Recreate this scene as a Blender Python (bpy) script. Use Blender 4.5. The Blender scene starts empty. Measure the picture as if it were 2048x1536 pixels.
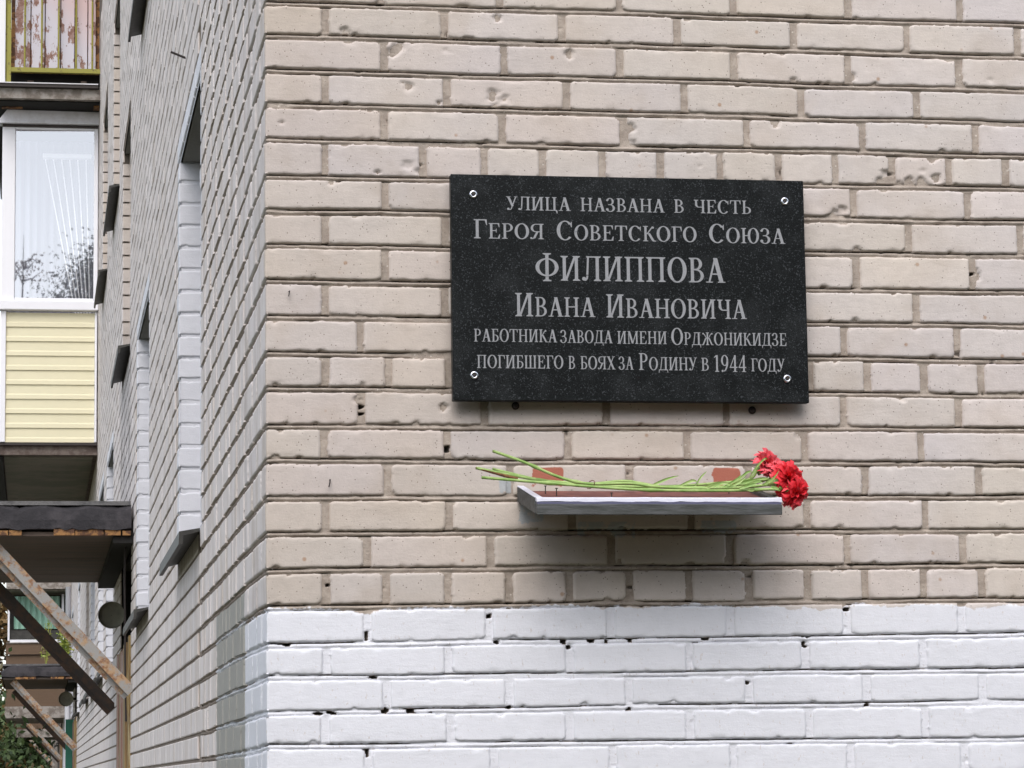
import bpy, bmesh, math, random
import numpy as np
from mathutils import Vector, Matrix
random.seed(7)
rng = np.random.default_rng(11)
scn = bpy.context.scene
C = scn.collection

# ------------------------------------------------------------------ camera
cam_d = bpy.data.cameras.new('camera')
cam = bpy.data.objects.new('camera', cam_d); C.objects.link(cam)
cam_d.sensor_width = 36.0
cam_d.lens = 5844.77 / 2048 * 36.0
cam_d.clip_start = 0.1; cam_d.clip_end = 2000
cR = Vector((0.98695259, -0.16041826, -0.01380439)); cU = Vector((-0.00786002, -0.13363575, 0.99099935))
cF = Vector((0.16081916, 0.97796087, 0.13315304))
M = Matrix((cR, cU, -cF)).transposed().to_4x4()
M.translation = Vector((-0.4802, -6.1239, 1.602))
cam.matrix_world = M
scn.camera = cam

# ------------------------------------------------------------------ world, sun, exposure
SUN_EL, SUN_AZ = math.radians(47), math.radians(192)      # azimuth: compass-like, 180 = from -Y
world = bpy.data.worlds.new('World'); scn.world = world; world.use_nodes = True
wn = world.node_tree; wn.nodes.clear()
sky = wn.nodes.new('ShaderNodeTexSky'); sky.sky_type = 'NISHITA'; sky.sun_disc = False
sky.sun_elevation = SUN_EL; sky.sun_rotation = SUN_AZ
sky.air_density = 1.0; sky.dust_density = 1.6; sky.ozone_density = 1.0
hs = wn.nodes.new('ShaderNodeHueSaturation'); hs.inputs['Saturation'].default_value = 0.43
bg = wn.nodes.new('ShaderNodeBackground'); bg.inputs['Strength'].default_value = 0.15
wo = wn.nodes.new('ShaderNodeOutputWorld')
wn.links.new(sky.outputs[0], hs.inputs['Color']); wn.links.new(hs.outputs[0], bg.inputs['Color'])
wn.links.new(bg.outputs[0], wo.inputs[0])
sun_d = bpy.data.lights.new('sun', 'SUN'); sun_d.energy = 1.05; sun_d.angle = math.radians(46)
sun_d.color = (1.0, 0.95, 0.91)
sun = bpy.data.objects.new('sun', sun_d); C.objects.link(sun)
sd = Vector((math.sin(SUN_AZ) * math.cos(SUN_EL), math.cos(SUN_AZ) * math.cos(SUN_EL), math.sin(SUN_EL)))
sun.rotation_euler = sd.to_track_quat('Z', 'Y').to_euler()
scn.view_settings.view_transform = 'Standard'; scn.view_settings.look = 'None'
scn.view_settings.gamma = 1.0; scn.view_settings.use_curve_mapping = False
scn.view_settings.exposure = 0.93
scn.render.resolution_x = 1024; scn.render.resolution_y = 768

# ------------------------------------------------------------------ helpers
def link(o, parent=None):
    C.objects.link(o)
    if parent is not None: o.parent = parent
    return o
def empty(name, loc=(0, 0, 0), label=None, cat=None, group=None, parent=None):
    o = bpy.data.objects.new(name, None); o.location = loc; o.empty_display_size = 0.05
    if label: o['label'] = label
    if cat: o['category'] = cat
    if group: o['group'] = group
    return link(o, parent)
def tag(o, label, cat=None, group=None):
    o['label'] = label
    if cat: o['category'] = cat
    if group: o['group'] = group
    return o
def mesh_obj(name, V, F, mat, parent=None, smooth=False, kind=None, center=True):
    """V in world coordinates; the origin is put at the piece's own centre."""
    V = np.asarray(V, dtype=np.float64).reshape(-1, 3)
    c = (V.min(0) + V.max(0)) / 2 if center else np.zeros(3)
    me = bpy.data.meshes.new(name)
    if isinstance(F, np.ndarray):
        n = len(F); k = F.shape[1]
        me.vertices.add(len(V)); me.vertices.foreach_set('co', (V - c).astype(np.float32).ravel())
        me.loops.add(n * k); me.loops.foreach_set('vertex_index', F.astype(np.int32).ravel())
        me.polygons.add(n); me.polygons.foreach_set('loop_start', np.arange(0, n * k, k, dtype=np.int32))
        me.update(calc_edges=True)
    else:
        me.from_pydata([tuple(v) for v in (V - c)], [], [tuple(f) for f in F]); me.update()
    if smooth: me.polygons.foreach_set('use_smooth', np.ones(len(me.polygons), dtype=bool))
    if mat is not None: me.materials.append(mat)
    o = bpy.data.objects.new(name, me)
    pl = Vector((0, 0, 0))
    q = parent
    while q is not None: pl += q.location; q = q.parent
    o.location = Vector(c) - pl
    if kind: o['kind'] = kind
    return link(o, parent)
class MB:
    def __init__(s): s.V = []; s.F = []
    def add(s, V, F):
        b = len(s.V); s.V += [tuple(v) for v in V]; s.F += [tuple(i + b for i in f) for f in F]; return s
    def box(s, x0, x1, y0, y1, z0, z1, ch=0.0):
        if ch <= 0:
            V = [(x0, y0, z0), (x1, y0, z0), (x1, y1, z0), (x0, y1, z0), (x0, y0, z1), (x1, y0, z1), (x1, y1, z1), (x0, y1, z1)]
            F = [(0, 3, 2, 1), (4, 5, 6, 7), (0, 1, 5, 4), (1, 2, 6, 5), (2, 3, 7, 6), (3, 0, 4, 7)]
            return s.add(V, F)
        bm = bmesh.new(); bmesh.ops.create_cube(bm, size=1)
        for v in bm.verts: v.co = Vector(((x0 + x1) / 2 + v.co.x * (x1 - x0), (y0 + y1) / 2 + v.co.y * (y1 - y0), (z0 + z1) / 2 + v.co.z * (z1 - z0)))
        bmesh.ops.bevel(bm, geom=bm.edges[:], offset=ch, segments=1, affect='EDGES')
        bm.verts.index_update()
        s.add([v.co[:] for v in bm.verts], [[v.index for v in f.verts] for f in bm.faces]); bm.free(); return s
    def tube(s, pts, rad, n=8, cap=True):
        pts = [Vector(p) for p in pts]; rs = rad if hasattr(rad, '__len__') else [rad] * len(pts)
        V = []; F = []
        up = Vector((0, 0, 1)); prev = None
        for i, p in enumerate(pts):
            t = (pts[min(i + 1, len(pts) - 1)] - pts[max(i - 1, 0)]).normalized()
            a = t.cross(up)
            if a.length < 1e-3: a = t.cross(Vector((0, 1, 0)))
            a.normalize(); b = t.cross(a).normalized()
            for k in range(n):
                an = 2 * math.pi * k / n
                V.append(tuple(p + (a * math.cos(an) + b * math.sin(an)) * rs[i]))
        for i in range(len(pts) - 1):
            for k in range(n):
                k2 = (k + 1) % n
                F.append((i * n + k, i * n + k2, (i + 1) * n + k2, (i + 1) * n + k))
        if cap:
            F.append(tuple(range(n))); F.append(tuple(reversed([(len(pts) - 1) * n + k for k in range(n)])))
        return s.add(V, F)
    def lathe(s, prof, origin, axis, n=24):
        """prof: list of (distance along axis, radius)."""
        ax = Vector(axis).normalized(); a = ax.cross(Vector((0, 0, 1)))
        if a.length < 1e-3: a = Vector((1, 0, 0))
        a.normalize(); b = ax.cross(a); o = Vector(origin)
        V = []; F = []
        for (h, r) in prof:
            for k in range(n):
                an = 2 * math.pi * k / n
                V.append(tuple(o + ax * h + (a * math.cos(an) + b * math.sin(an)) * r))
        for i in range(len(prof) - 1):
            for k in range(n):
                k2 = (k + 1) % n
                F.append((i * n + k, (i + 1) * n + k, (i + 1) * n + k2, i * n + k2))
        return s.add(V, F)
    def beam(s, p0, p1, w, h, up=(0, 0, 1)):
        p0 = Vector(p0); p1 = Vector(p1); t = (p1 - p0).normalized(); a = t.cross(Vector(up)).normalized(); b = a.cross(t)
        V = []
        for p in (p0, p1):
            for (i, j) in ((-1, -1), (1, -1), (1, 1), (-1, 1)): V.append(tuple(p + a * i * w / 2 + b * j * h / 2))
        return s.add(V, [(0, 1, 2, 3), (7, 6, 5, 4), (0, 4, 5, 1), (1, 5, 6, 2), (2, 6, 7, 3), (3, 7, 4, 0)])
    def build(s, name, mat, parent=None, smooth=False, kind=None):
        return mesh_obj(name, s.V, s.F, mat, parent, smooth, kind)

# numpy value noise
def _h(ix, iy, seed):
    n = (ix.astype(np.int64) * 374761393 + iy.astype(np.int64) * 668265263 + seed * 974711) & 0xffffffff
    n = ((n ^ (n >> 13)) * 1274126177) & 0xffffffff
    n = n ^ (n >> 16)
    return (n & 0xffffff) / float(0xffffff) * 2 - 1
def vn(x, y, seed=0):
    x = np.asarray(x, float); y = np.asarray(y, float)
    ix = np.floor(x); iy = np.floor(y); fx = x - ix; fy = y - iy
    fx = fx * fx * (3 - 2 * fx); fy = fy * fy * (3 - 2 * fy)
    a = _h(ix, iy, seed); b = _h(ix + 1, iy, seed); c = _h(ix, iy + 1, seed); d = _h(ix + 1, iy + 1, seed)
    return (a * (1 - fx) + b * fx) * (1 - fy) + (c * (1 - fx) + d * fx) * fy
def fbm(x, y, seed=0, o=3):
    r = 0; a = 1.0
    for k in range(o):
        r = r + a * vn(x * 2 ** k, y * 2 ** k, seed + 17 * k); a *= 0.5
    return r / 1.75
def sstep(a, b, x):
    t = np.clip((x - a) / (b - a), 0, 1); return t * t * (3 - 2 * t)

# ------------------------------------------------------------------ materials
class NT:
    def __init__(s, name):
        s.m = bpy.data.materials.new(name); s.m.use_nodes = True; s.t = s.m.node_tree; s.t.nodes.clear()
        s.out = s.t.nodes.new('ShaderNodeOutputMaterial')
        s.b = s.t.nodes.new('ShaderNodeBsdfPrincipled'); s.t.links.new(s.b.outputs[0], s.out.inputs[0])
        s.g = s.t.nodes.new('ShaderNodeNewGeometry')
        s.xyz = s.t.nodes.new('ShaderNodeSeparateXYZ'); s.t.links.new(s.g.outputs['Position'], s.xyz.inputs[0])
        s.X, s.Y, s.Z = s.xyz.outputs
    def _in(s, sock, v):
        if isinstance(v, bpy.types.NodeSocket): s.t.links.new(v, sock)
        elif v is not None: sock.default_value = v
    def math(s, op, a, b=None, c=None, clamp=False):
        n = s.t.nodes.new('ShaderNodeMath'); n.operation = op; n.use_clamp = clamp
        s._in(n.inputs[0], a); s._in(n.inputs[1], b)
        if c is not None: s._in(n.inputs[2], c)
        return n.outputs[0]
    def lt(s, v, e, w):   # 1 where v < e
        n = s.t.nodes.new('ShaderNodeMapRange'); n.interpolation_type = 'SMOOTHSTEP'
        s._in(n.inputs['Value'], v); n.inputs['From Min'].default_value = e - w; n.inputs['From Max'].default_value = e + w
        n.inputs['To Min'].default_value = 1; n.inputs['To Max'].default_value = 0
        return n.outputs[0]
    def gt(s, v, e, w):
        n = s.t.nodes.new('ShaderNodeMapRange'); n.interpolation_type = 'SMOOTHSTEP'
        s._in(n.inputs['Value'], v); n.inputs['From Min'].default_value = e - w; n.inputs['From Max'].default_value = e + w
        return n.outputs[0]
    def mul(s, *a):
        r = a[0]
        for b in a[1:]: r = s.math('MULTIPLY', r, b)
        return r
    def mx(s, a, b): return s.math('MAXIMUM', a, b)
    def mapping(s, scale=(1, 1, 1), obj=False, off=(0, 0, 0)):
        n = s.t.nodes.new('ShaderNodeMapping')
        if obj:
            tc = s.t.nodes.new('ShaderNodeTexCoord'); s.t.links.new(tc.outputs['Object'], n.inputs[0])
        else: s.t.links.new(s.g.outputs['Position'], n.inputs[0])
        n.inputs['Scale'].default_value = scale; n.inputs['Location'].default_value = off
        return n.outputs[0]
    def noise(s, scale, vec=None, detail=3, rough=0.55, dist=0, out='Fac'):
        n = s.t.nodes.new('ShaderNodeTexNoise'); n.inputs['Scale'].default_value = scale
        n.inputs['Detail'].default_value = detail; n.inputs['Roughness'].default_value = rough; n.inputs['Distortion'].default_value = dist
        s.t.links.new(vec if vec is not None else s.g.outputs['Position'], n.inputs['Vector'])
        return n.outputs[out]
    def vor(s, scale, vec=None, out='Distance'):
        n = s.t.nodes.new('ShaderNodeTexVoronoi'); n.inputs['Scale'].default_value = scale
        s.t.links.new(vec if vec is not None else s.g.outputs['Position'], n.inputs['Vector'])
        return n.outputs[out]
    def mix(s, f, a, b, mode='MIX'):
        n = s.t.nodes.new('ShaderNodeMix'); n.data_type = 'RGBA'; n.blend_type = mode
        def c(v): return v if isinstance(v, bpy.types.NodeSocket) else (*v, 1.0)
        s._in(n.inputs[0], f); s._in(n.inputs[6], c(a)); s._in(n.inputs[7], c(b))
        return n.outputs[2]
    def scale(s, col, f):
        n = s.t.nodes.new('ShaderNodeVectorMath'); n.operation = 'SCALE'
        s._in(n.inputs[0], col if isinstance(col, bpy.types.NodeSocket) else tuple(col)); s._in(n.inputs['Scale'], f); return n.outputs[0]
    def objcol(s):
        n = s.t.nodes.new('ShaderNodeObjectInfo'); return n.outputs['Color']
    def bump(s, h, strength=0.5, dist=0.001):
        n = s.t.nodes.new('ShaderNodeBump'); n.inputs['Strength'].default_value = strength; n.inputs['Distance'].default_value = dist
        s._in(n.inputs['Height'], h); s.t.links.new(n.outputs[0], s.b.inputs['Normal'])
    def fin(s, col, rough=0.8, metal=0.0, spec=None):
        s._in(s.b.inputs['Base Color'], col if isinstance(col, bpy.types.NodeSocket) else (*col, 1.0))
        s._in(s.b.inputs['Roughness'], rough); s._in(s.b.inputs['Metallic'], metal)
        if spec is not None: s.b.inputs['Specular IOR Level'].default_value = spec
        return s.m

PAINT_Z = 1.9560
def wall_material(name, brick):
    n = NT(name)
    nf = n.noise(170, detail=4, rough=0.7); nm = n.noise(38, detail=3); nl = n.noise(6.5, detail=3)
    if brick:
        hue = n.noise(2.6, detail=1)
        base = n.mix(n.mul(n.gt(hue, 0.5, 0.2), 0.8), (0.530, 0.472, 0.436), (0.552, 0.480, 0.415))
        base = n.mix(1.0, base, n.objcol(), 'MULTIPLY')
        sp = n.vor(100); sp2 = n.noise(24, detail=2)
        speck = n.mul(n.lt(sp, 0.125, 0.04), n.gt(sp2, 0.47, 0.05))
        base = n.mix(n.mul(speck, 0.8), base, (0.12, 0.09, 0.07))
        rusty = n.mul(n.lt(n.vor(14), 0.06, 0.03), 0.6)
        base = n.mix(rusty, base, (0.30, 0.15, 0.06))
        f = n.math('ADD', n.math('MULTIPLY', nf, 0.14), n.math('ADD', n.math('MULTIPLY', nm, 0.20), 0.83))
        base = n.scale(base, f)
        stn = n.mul(n.gt(nl, 0.58, 0.10), 0.30)
        base = n.mix(stn, base, (0.40, 0.33, 0.27))
    else:
        base = n.mix(n.gt(nm, 0.5, 0.2), (0.290, 0.243, 0.205), (0.385, 0.330, 0.282))
        base = n.mix(n.mul(n.lt(n.vor(120), 0.12, 0.05), 0.6), base, (0.09, 0.075, 0.06))
        gr = n.mul(n.lt(n.vor(55), 0.10, 0.03), 0.8)
        base = n.mix(gr, base, (0.58, 0.53, 0.47))
        base = n.scale(base, n.math('ADD', n.math('MULTIPLY', nf, 0.5), n.math('ADD', n.math('MULTIPLY', nl, 0.55), 0.50)))
    # soot stain on the side wall above the first canopy, drip streaks
    st = n.mul(n.gt(n.Y, 8.75, 0.2), n.lt(n.Y, 10.6, 0.3), n.gt(n.Z, 2.95, 0.05), n.lt(n.Z, 3.95, 0.3))
    base = n.mix(n.mul(st, 0.75), base, (0.055, 0.05, 0.045))
    jit = n.math('MULTIPLY', n.math('SUBTRACT', n.noise(34, detail=4), 0.5), 0.021)
    zj = n.math('ADD', n.Z, jit); yj = n.math('ADD', n.Y, n.math('MULTIPLY', jit, 3))
    xj = n.math('ADD', n.X, jit)
    # side wall brick colour lightened in patches, in place of brighter sky light
    side = n.mul(n.lt(n.X, 0.0025, 0.0025), n.gt(n.Y, 0.006, 0.004), 0.80 if brick else 0.0)
    wnse = n.noise(9, vec=n.mapping((1, 1, 0.25)), detail=3)
    base = n.mix(n.mul(side, n.gt(wnse, 0.42, 0.2)), base, (0.72, 0.675, 0.665))
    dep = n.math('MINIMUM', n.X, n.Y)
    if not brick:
        deep = n.gt(dep, 0.0088, 0.0012); base = n.mix(n.mul(deep, n.lt(dep, 0.034, 0.002), 0.8), base, (0.035, 0.028, 0.022))  # near-black in deep mortar gaps puts their shade into the colour
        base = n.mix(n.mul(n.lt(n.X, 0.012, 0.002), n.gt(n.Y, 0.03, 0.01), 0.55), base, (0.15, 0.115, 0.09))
    shallow = n.lt(n.math('ADD', dep, n.math('MULTIPLY', n.math('SUBTRACT', n.noise(220, detail=2), 0.5), 0.004)), 0.0078, 0.0006)
    zp = n.math('ADD', n.Z, n.math('ADD', n.math('MULTIPLY', n.math('SUBTRACT', n.noise(11, detail=2), 0.52), 0.045), n.math('MULTIPLY', n.math('SUBTRACT', n.noise(75, detail=3), 0.5), 0.022)))
    lowz = n.lt(zp, PAINT_Z, 0.0018)
    white = n.mul(lowz, n.lt(yj, 0.635, 0.006), shallow)
    # thin paint lets joints look through on vertical perpends
    thin = n.mul(n.gt(n.noise(160, vec=n.mapping((1, 1, 0.45)), detail=3, rough=0.7), 0.655, 0.03), lowz, 0.55)
    white = n.math('MULTIPLY', white, n.math('SUBTRACT', 1.0, thin))
    grey = n.mul(n.gt(yj, 0.635, 0.006), n.lt(yj, 1.70, 0.02), n.lt(zj, 2.05, 0.004), n.lt(n.X, 0.0035, 0.0006))
    greyw = n.mul(n.gt(yj, 0.635, 0.006), n.lt(yj, 1.75, 0.02), n.lt(zj, 2.0, 0.004))
    def win(y0, y1, z0, z1):
        return n.mul(n.gt(yj, y0 - 0.05, 0.008), n.lt(yj, y1 + 0.10, 0.02), n.gt(zj, z0 - 0.02, 0.004), n.lt(zj, z1 + 0.075, 0.006), n.lt(n.X, 0.3, 0.01),
                     n.lt(n.math('SUBTRACT', yj, 0.0), y1 + 0.1, 0.01))
    wm = None
    for (a, b, c, d) in ((2.47, 3.77, 2.35, 3.71), (6.4, 7.86, 2.35, 3.71), (12.1, 13.66, 2.35, 3.71), (14.6, 16.12, 2.35, 3.71), (17.5, 19.0, 2.35, 3.71), (25.0, 26.6, 2.35, 3.71), (30.3, 32.0, 2.35, 3.71)):
        w_ = win(a, b, c, d); wm = w_ if wm is None else n.mx(wm, w_)
    if not brick: wm = n.mul(wm, n.lt(dep, 0.009, 0.001))
    gcol = n.scale((0.33, 0.322, 0.295), n.math('ADD', n.math('MULTIPLY', nm, 0.3), 0.85))
    base = n.mix(grey if brick else n.mul(greyw, n.gt(nm, 0.40, 0.06)), base, gcol if brick else (0.55, 0.56, 0.58))
    pw = n.scale((0.69, 0.695, 0.74), n.math('ADD', n.math('MULTIPLY', nm, 0.10), n.math('ADD', n.math('MULTIPLY', nl, 0.06), 0.90)))
    mask = n.mx(white, n.mul(wm, 0.92))
    base = n.mix(mask, base, pw)
    # rust-red primer daubs and grey-blue paint smears on the front wall
    nn = n.noise(34, detail=4, rough=0.7)
    def daub(x0, x1, z0, z1, th):
        e = 0.012
        m = n.mul(n.gt(xj, x0, e), n.lt(xj, x1, e), n.gt(zj, z0, e), n.lt(zj, z1, e))
        return n.gt(n.math('ADD', m, n.math('MULTIPLY', nn, 0.9)), th, 0.06)
    front = n.lt(n.Y, 0.012, 0.003)
    red = n.mx(daub(0.562, 0.642, 2.212, 2.262, 1.27), daub(0.955, 1.030, 2.210, 2.262, 1.27))
    base = n.mix(n.mul(red, front, 0.88), base, (0.34, 0.085, 0.045))
    sm = n.mx(n.mx(daub(0.53, 0.60, 2.13, 2.185, 1.42), daub(0.925, 1.02, 2.11, 2.15, 1.36)), n.mx(daub(0.49, 0.53, 2.19, 2.24, 1.38), daub(0.66, 0.80, 2.10, 2.15, 1.45)))
    base = n.mix(n.mul(sm, front, 0.7), base, (0.36, 0.40, 0.43))
    hb = n.math('ADD', n.math('MULTIPLY', nf, 0.7), n.math('MULTIPLY', n.noise(520, detail=2), 0.35))
    strk = n.noise(70, vec=n.mapping((0.35, 0.35, 1.6)), detail=4, rough=0.65)
    hb = n.math('ADD', hb, n.math('MULTIPLY', strk, 0.8))
    n.bump(hb, 0.42 if brick else 0.85, 0.0020)
    return n.fin(base, n.math('SUBTRACT', 0.93, n.math('MULTIPLY', mask, 0.25)), spec=0.25)
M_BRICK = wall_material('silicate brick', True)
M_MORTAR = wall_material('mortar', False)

def simple(name, col, rough=0.8, metal=0.0, var=0.25, scale=30, bump=0.3, col2=None, vscale=(1, 1, 1), th=0.5, w=0.12, bd=0.002, spec=0.4):
    n = NT(name); v = n.mapping(vscale)
    a = n.noise(scale, vec=v, detail=4, rough=0.65); b = n.noise(scale * 6, vec=v, detail=2)
    base = n.mix(n.gt(a, th, w), col, col2 if col2 else col)
    base = n.scale(base, n.math('ADD', n.math('MULTIPLY', a, var), n.math('ADD', n.math('MULTIPLY', b, var * 0.6), 1 - var * 0.8)))
    n.bump(n.math('ADD', a, n.math('MULTIPLY', b, 0.4)), bump, bd)
    return n.fin(base, rough, metal, spec)
M_PANEL = simple('grey soffit sheet', (0.14, 0.135, 0.10), 0.9, col2=(0.18, 0.16, 0.125), scale=4, var=0.25)
M_SOFFIT = simple('brown soffit boards', (0.17, 0.125, 0.10), 0.85, col2=(0.12, 0.10, 0.085), scale=5, vscale=(0.4, 3, 1))
M_BITUMEN = simple('bitumen felt', (0.030, 0.028, 0.032), 0.85, col2=(0.055, 0.05, 0.055), scale=9, bump=0.8, bd=0.01)
M_FELT_LIGHT = simple('weathered felt', (0.16, 0.155, 0.155), 0.9, col2=(0.09, 0.088, 0.09), scale=9, bump=0.7, bd=0.01)
M_RUSTEDGE = simple('rusty fascia', (0.33, 0.17, 0.065), 0.85, col2=(0.10, 0.05, 0.03), scale=22, th=0.5, w=0.06, var=0.5)
M_CONC = simple('weathered concrete', (0.36, 0.33, 0.30), 0.95, col2=(0.17, 0.145, 0.125), scale=12, var=0.5, bump=0.8, bd=0.006)
M_DCONC = simple('stained concrete', (0.19, 0.155, 0.135), 0.95, col2=(0.10, 0.075, 0.065), scale=14, var=0.5, bump=0.8, bd=0.006)
M_DARK = simple('void shade and dark beam', (0.016, 0.015, 0.014), 0.9, scale=8)  # near-black; holds the shade of voids, recesses and undersides, also the wall beam
M_SILL = simple('dark painted sill metal', (0.035, 0.033, 0.030), 0.55, col2=(0.05, 0.048, 0.042), scale=20, var=0.3)
M_REVEAL = simple('grey rendered soffit', (0.20, 0.195, 0.18), 0.9, scale=12)
M_PVC = simple('white plastic profile', (0.78, 0.78, 0.82), 0.4, scale=4, var=0.06, bump=0.05)
M_TIN = simple('white painted flashing', (0.76, 0.76, 0.80), 0.45, col2=(0.62, 0.61, 0.63), scale=8, var=0.2, bump=0.2)
M_SIDING = simple('pale yellow siding', (0.70, 0.65, 0.46), 0.5, scale=3, var=0.08, bump=0.08)
M_STEEL = simple('screw steel', (0.75, 0.76, 0.80), 0.22, 1.0, scale=60, var=0.15, bump=0.05)
M_IRON = simple('dark iron', (0.05, 0.042, 0.04), 0.6, 0.4, scale=60)
M_GLASSD = None
def strut_mat():
    n = NT('rusty painted strut'); v = n.mapping((1, 1, 1))
    a = n.noise(9, vec=n.mapping((1.6, 1, 1.6)), detail=5, rough=0.75)
    rust = n.mix(n.gt(n.noise(45, detail=3), 0.5, 0.1), (0.24, 0.115, 0.055), (0.40, 0.26, 0.145))
    base = n.mix(n.gt(a, 0.50, 0.07), (0.30, 0.29, 0.275), rust)
    n.bump(a, 0.5, 0.003); return n.fin(base, 0.75)
M_STRUT = strut_mat()
M_STRUTD = simple('dark brown strut', (0.06, 0.048, 0.042), 0.7, col2=(0.10, 0.06, 0.04), scale=12)
def door_mat(name, c1, c2, c3):
    n = NT(name); v = n.mapping((8, 8, 0.5)); a = n.noise(6, vec=v, detail=5, rough=0.7)
    base = n.mix(n.gt(a, 0.47, 0.05), c1, c2)
    base = n.mix(n.mul(n.gt(n.noise(9, vec=v, detail=3), 0.62, 0.04), 0.8), base, c3)
    n.bump(a, 0.4, 0.003); return n.fin(base, 0.75)
M_DOOR = door_mat('pinkish door timber', (0.38, 0.235, 0.18), (0.30, 0.15, 0.10), (0.55, 0.50, 0.47))
M_DOORY = door_mat('ochre door timber', (0.33, 0.23, 0.09), (0.22, 0.14, 0.06), (0.4, 0.34, 0.2))
def peel_mat():
    n = NT('peeling white paint on rusty boards'); v = n.mapping((1.6, 1, 0.7), off=(3.1, 0, 0.6))
    a = n.noise(7.0, vec=v, detail=6, rough=0.72)
    h = n.math('ADD', a, n.math('MULTIPLY', n.gt(n.math('ADD', n.math('MULTIPLY', n.X, -1.0), n.math('MULTIPLY', n.Z, -0.28)), -1.62, 0.5), 0.10))
    pk = n.mul(n.gt(n.math('ADD', n.X, n.math('MULTIPLY', n.Z, 0.9)), 6.55, 0.25), 0.75)
    pale = n.mix(pk, (0.56, 0.54, 0.60), (0.62, 0.42, 0.40))
    rust = n.mix(n.gt(n.noise(30, detail=3), 0.5, 0.1), (0.21, 0.105, 0.08), (0.30, 0.19, 0.16))
    base = n.mix(n.gt(h, 0.575, 0.012), pale, rust)
    n.bump(n.gt(h, 0.575, 0.012), 0.4, -0.002); return n.fin(base, 0.7)
M_PEEL = peel_mat()
M_YELLOW = simple('old yellow paint', (0.27, 0.25, 0.045), 0.55, col2=(0.13, 0.10, 0.03), scale=25, th=0.62, w=0.05)
M_CURTAIN = simple('green curtain', (0.30, 0.50, 0.40), 0.9, scale=10, vscale=(6, 1, 0.3), var=0.5)
M_GREENP = simple('green tarpaulin', (0.05, 0.22, 0.15), 0.7, scale=8)
M_WOODP = simple('brown plank panel', (0.13, 0.085, 0.055), 0.85, scale=10, vscale=(1, 1, 5))
def glass_mat():
    n = NT('window glass'); t = n.t
    gl = t.nodes.new('ShaderNodeBsdfGlossy'); gl.inputs['Roughness'].default_value = 0.01; gl.inputs['Color'].default_value = (0.95, 0.96, 1.0, 1)
    tr = t.nodes.new('ShaderNodeBsdfTransparent'); mx = t.nodes.new('ShaderNodeMixShader')
    lw = t.nodes.new('ShaderNodeLayerWeight'); lw.inputs[0].default_value = 0.5
    mx.inputs[0].default_value = 0.30
    t.links.new(tr.outputs[0], mx.inputs[1]); t.links.new(gl.outputs[0], mx.inputs[2]); t.links.new(mx.outputs[0], n.out.inputs[0])
    t.nodes.remove(lw); t.nodes.remove(n.b)
    return n.m
M_GLASS = glass_mat()
def granite():
    n = NT('black granite'); a = n.noise(420, detail=2, rough=0.8); b = n.vor(520, out='Color')
    sx = n.t.nodes.new('ShaderNodeSeparateColor'); n.t.links.new(b, sx.inputs[0])
    l = n.noise(16, detail=3)
    base = n.mix(n.gt(a, 0.56, 0.10), (0.004, 0.005, 0.005), (0.016, 0.018, 0.019))
    s = n.mul(n.gt(sx.outputs[0], 0.90, 0.03), n.gt(n.noise(150, detail=2), 0.46, 0.06))
    base = n.mix(n.mul(s, 0.8), base, (0.06, 0.065, 0.07))
    dust = n.mul(n.gt(l, 0.56, 0.12), 0.5)
    base = n.mix(n.mul(dust, n.gt(n.noise(600, detail=1), 0.5, 0.1)), base, (0.035, 0.038, 0.04))
    return n.fin(base, 0.38, spec=0.12)
M_GRANITE = granite()
M_LETTER = simple('engraved letter fill', (0.31, 0.315, 0.33), 0.8, col2=(0.23, 0.235, 0.245), scale=500, var=0.3, bump=0.2, bd=0.0005)
M_RAIL = simple('silver-grey paint', (0.055, 0.058, 0.054), 0.55, 0.0, col2=(0.085, 0.087, 0.088), scale=45, vscale=(0.25, 1, 2), var=0.7, bump=0.6, bd=0.002, spec=0.25)
M_RAILTOP = simple('fresh white-grey paint', (0.62, 0.62, 0.70), 0.4, 0.0, scale=60, var=0.15, bump=0.4)
M_RAILDK = simple('dark slate paint line', (0.10, 0.10, 0.17), 0.5, scale=60, var=0.2)
M_TRAY = simple('red-brown primer', (0.20, 0.075, 0.06), 0.75, col2=(0.12, 0.045, 0.04), scale=25, var=0.35)
def stem_mat():
    n = NT('carnation stem'); a = n.noise(45, detail=3)
    base = n.mix(n.gt(a, 0.5, 0.15), (0.20, 0.34, 0.075), (0.34, 0.46, 0.15))
    n.bump(a, 0.2, 0.001); return n.fin(base, 0.5)
M_STEM = stem_mat()
M_STEMB = simple('withered stem', (0.28, 0.14, 0.05), 0.8, col2=(0.12, 0.05, 0.03), scale=60)
def petal_mat(name, c1, c2):
    n = NT(name); a = n.noise(140, detail=3)
    base = n.mix(n.gt(a, 0.5, 0.2), c1, c2)
    n.b.inputs['Subsurface Weight'].default_value = 0.0
    return n.fin(base, 0.55)
M_PETAL = petal_mat('red carnation petals', (0.70, 0.018, 0.030), (0.84, 0.06, 0.085))
M_PETALP = petal_mat('pinkish red carnation petals', (0.74, 0.055, 0.08), (0.86, 0.19, 0.22))
def leafm(name, c1, c2, sc=3):
    n = NT(name); a = n.noise(sc, detail=2); base = n.mix(n.gt(a, 0.5, 0.15), c1, c2)
    return n.fin(base, 0.6)
M_LEAFD = leafm('dark green foliage', (0.035, 0.065, 0.022), (0.075, 0.12, 0.035))
M_LEAFB = leafm('brownish autumn foliage', (0.12, 0.10, 0.035), (0.22, 0.13, 0.05))
M_LEAFY = leafm('yellow-green foliage', (0.22, 0.30, 0.05), (0.34, 0.33, 0.07), 10)
M_BARK = simple('bark', (0.09, 0.075, 0.06), 0.9, scale=10)
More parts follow.
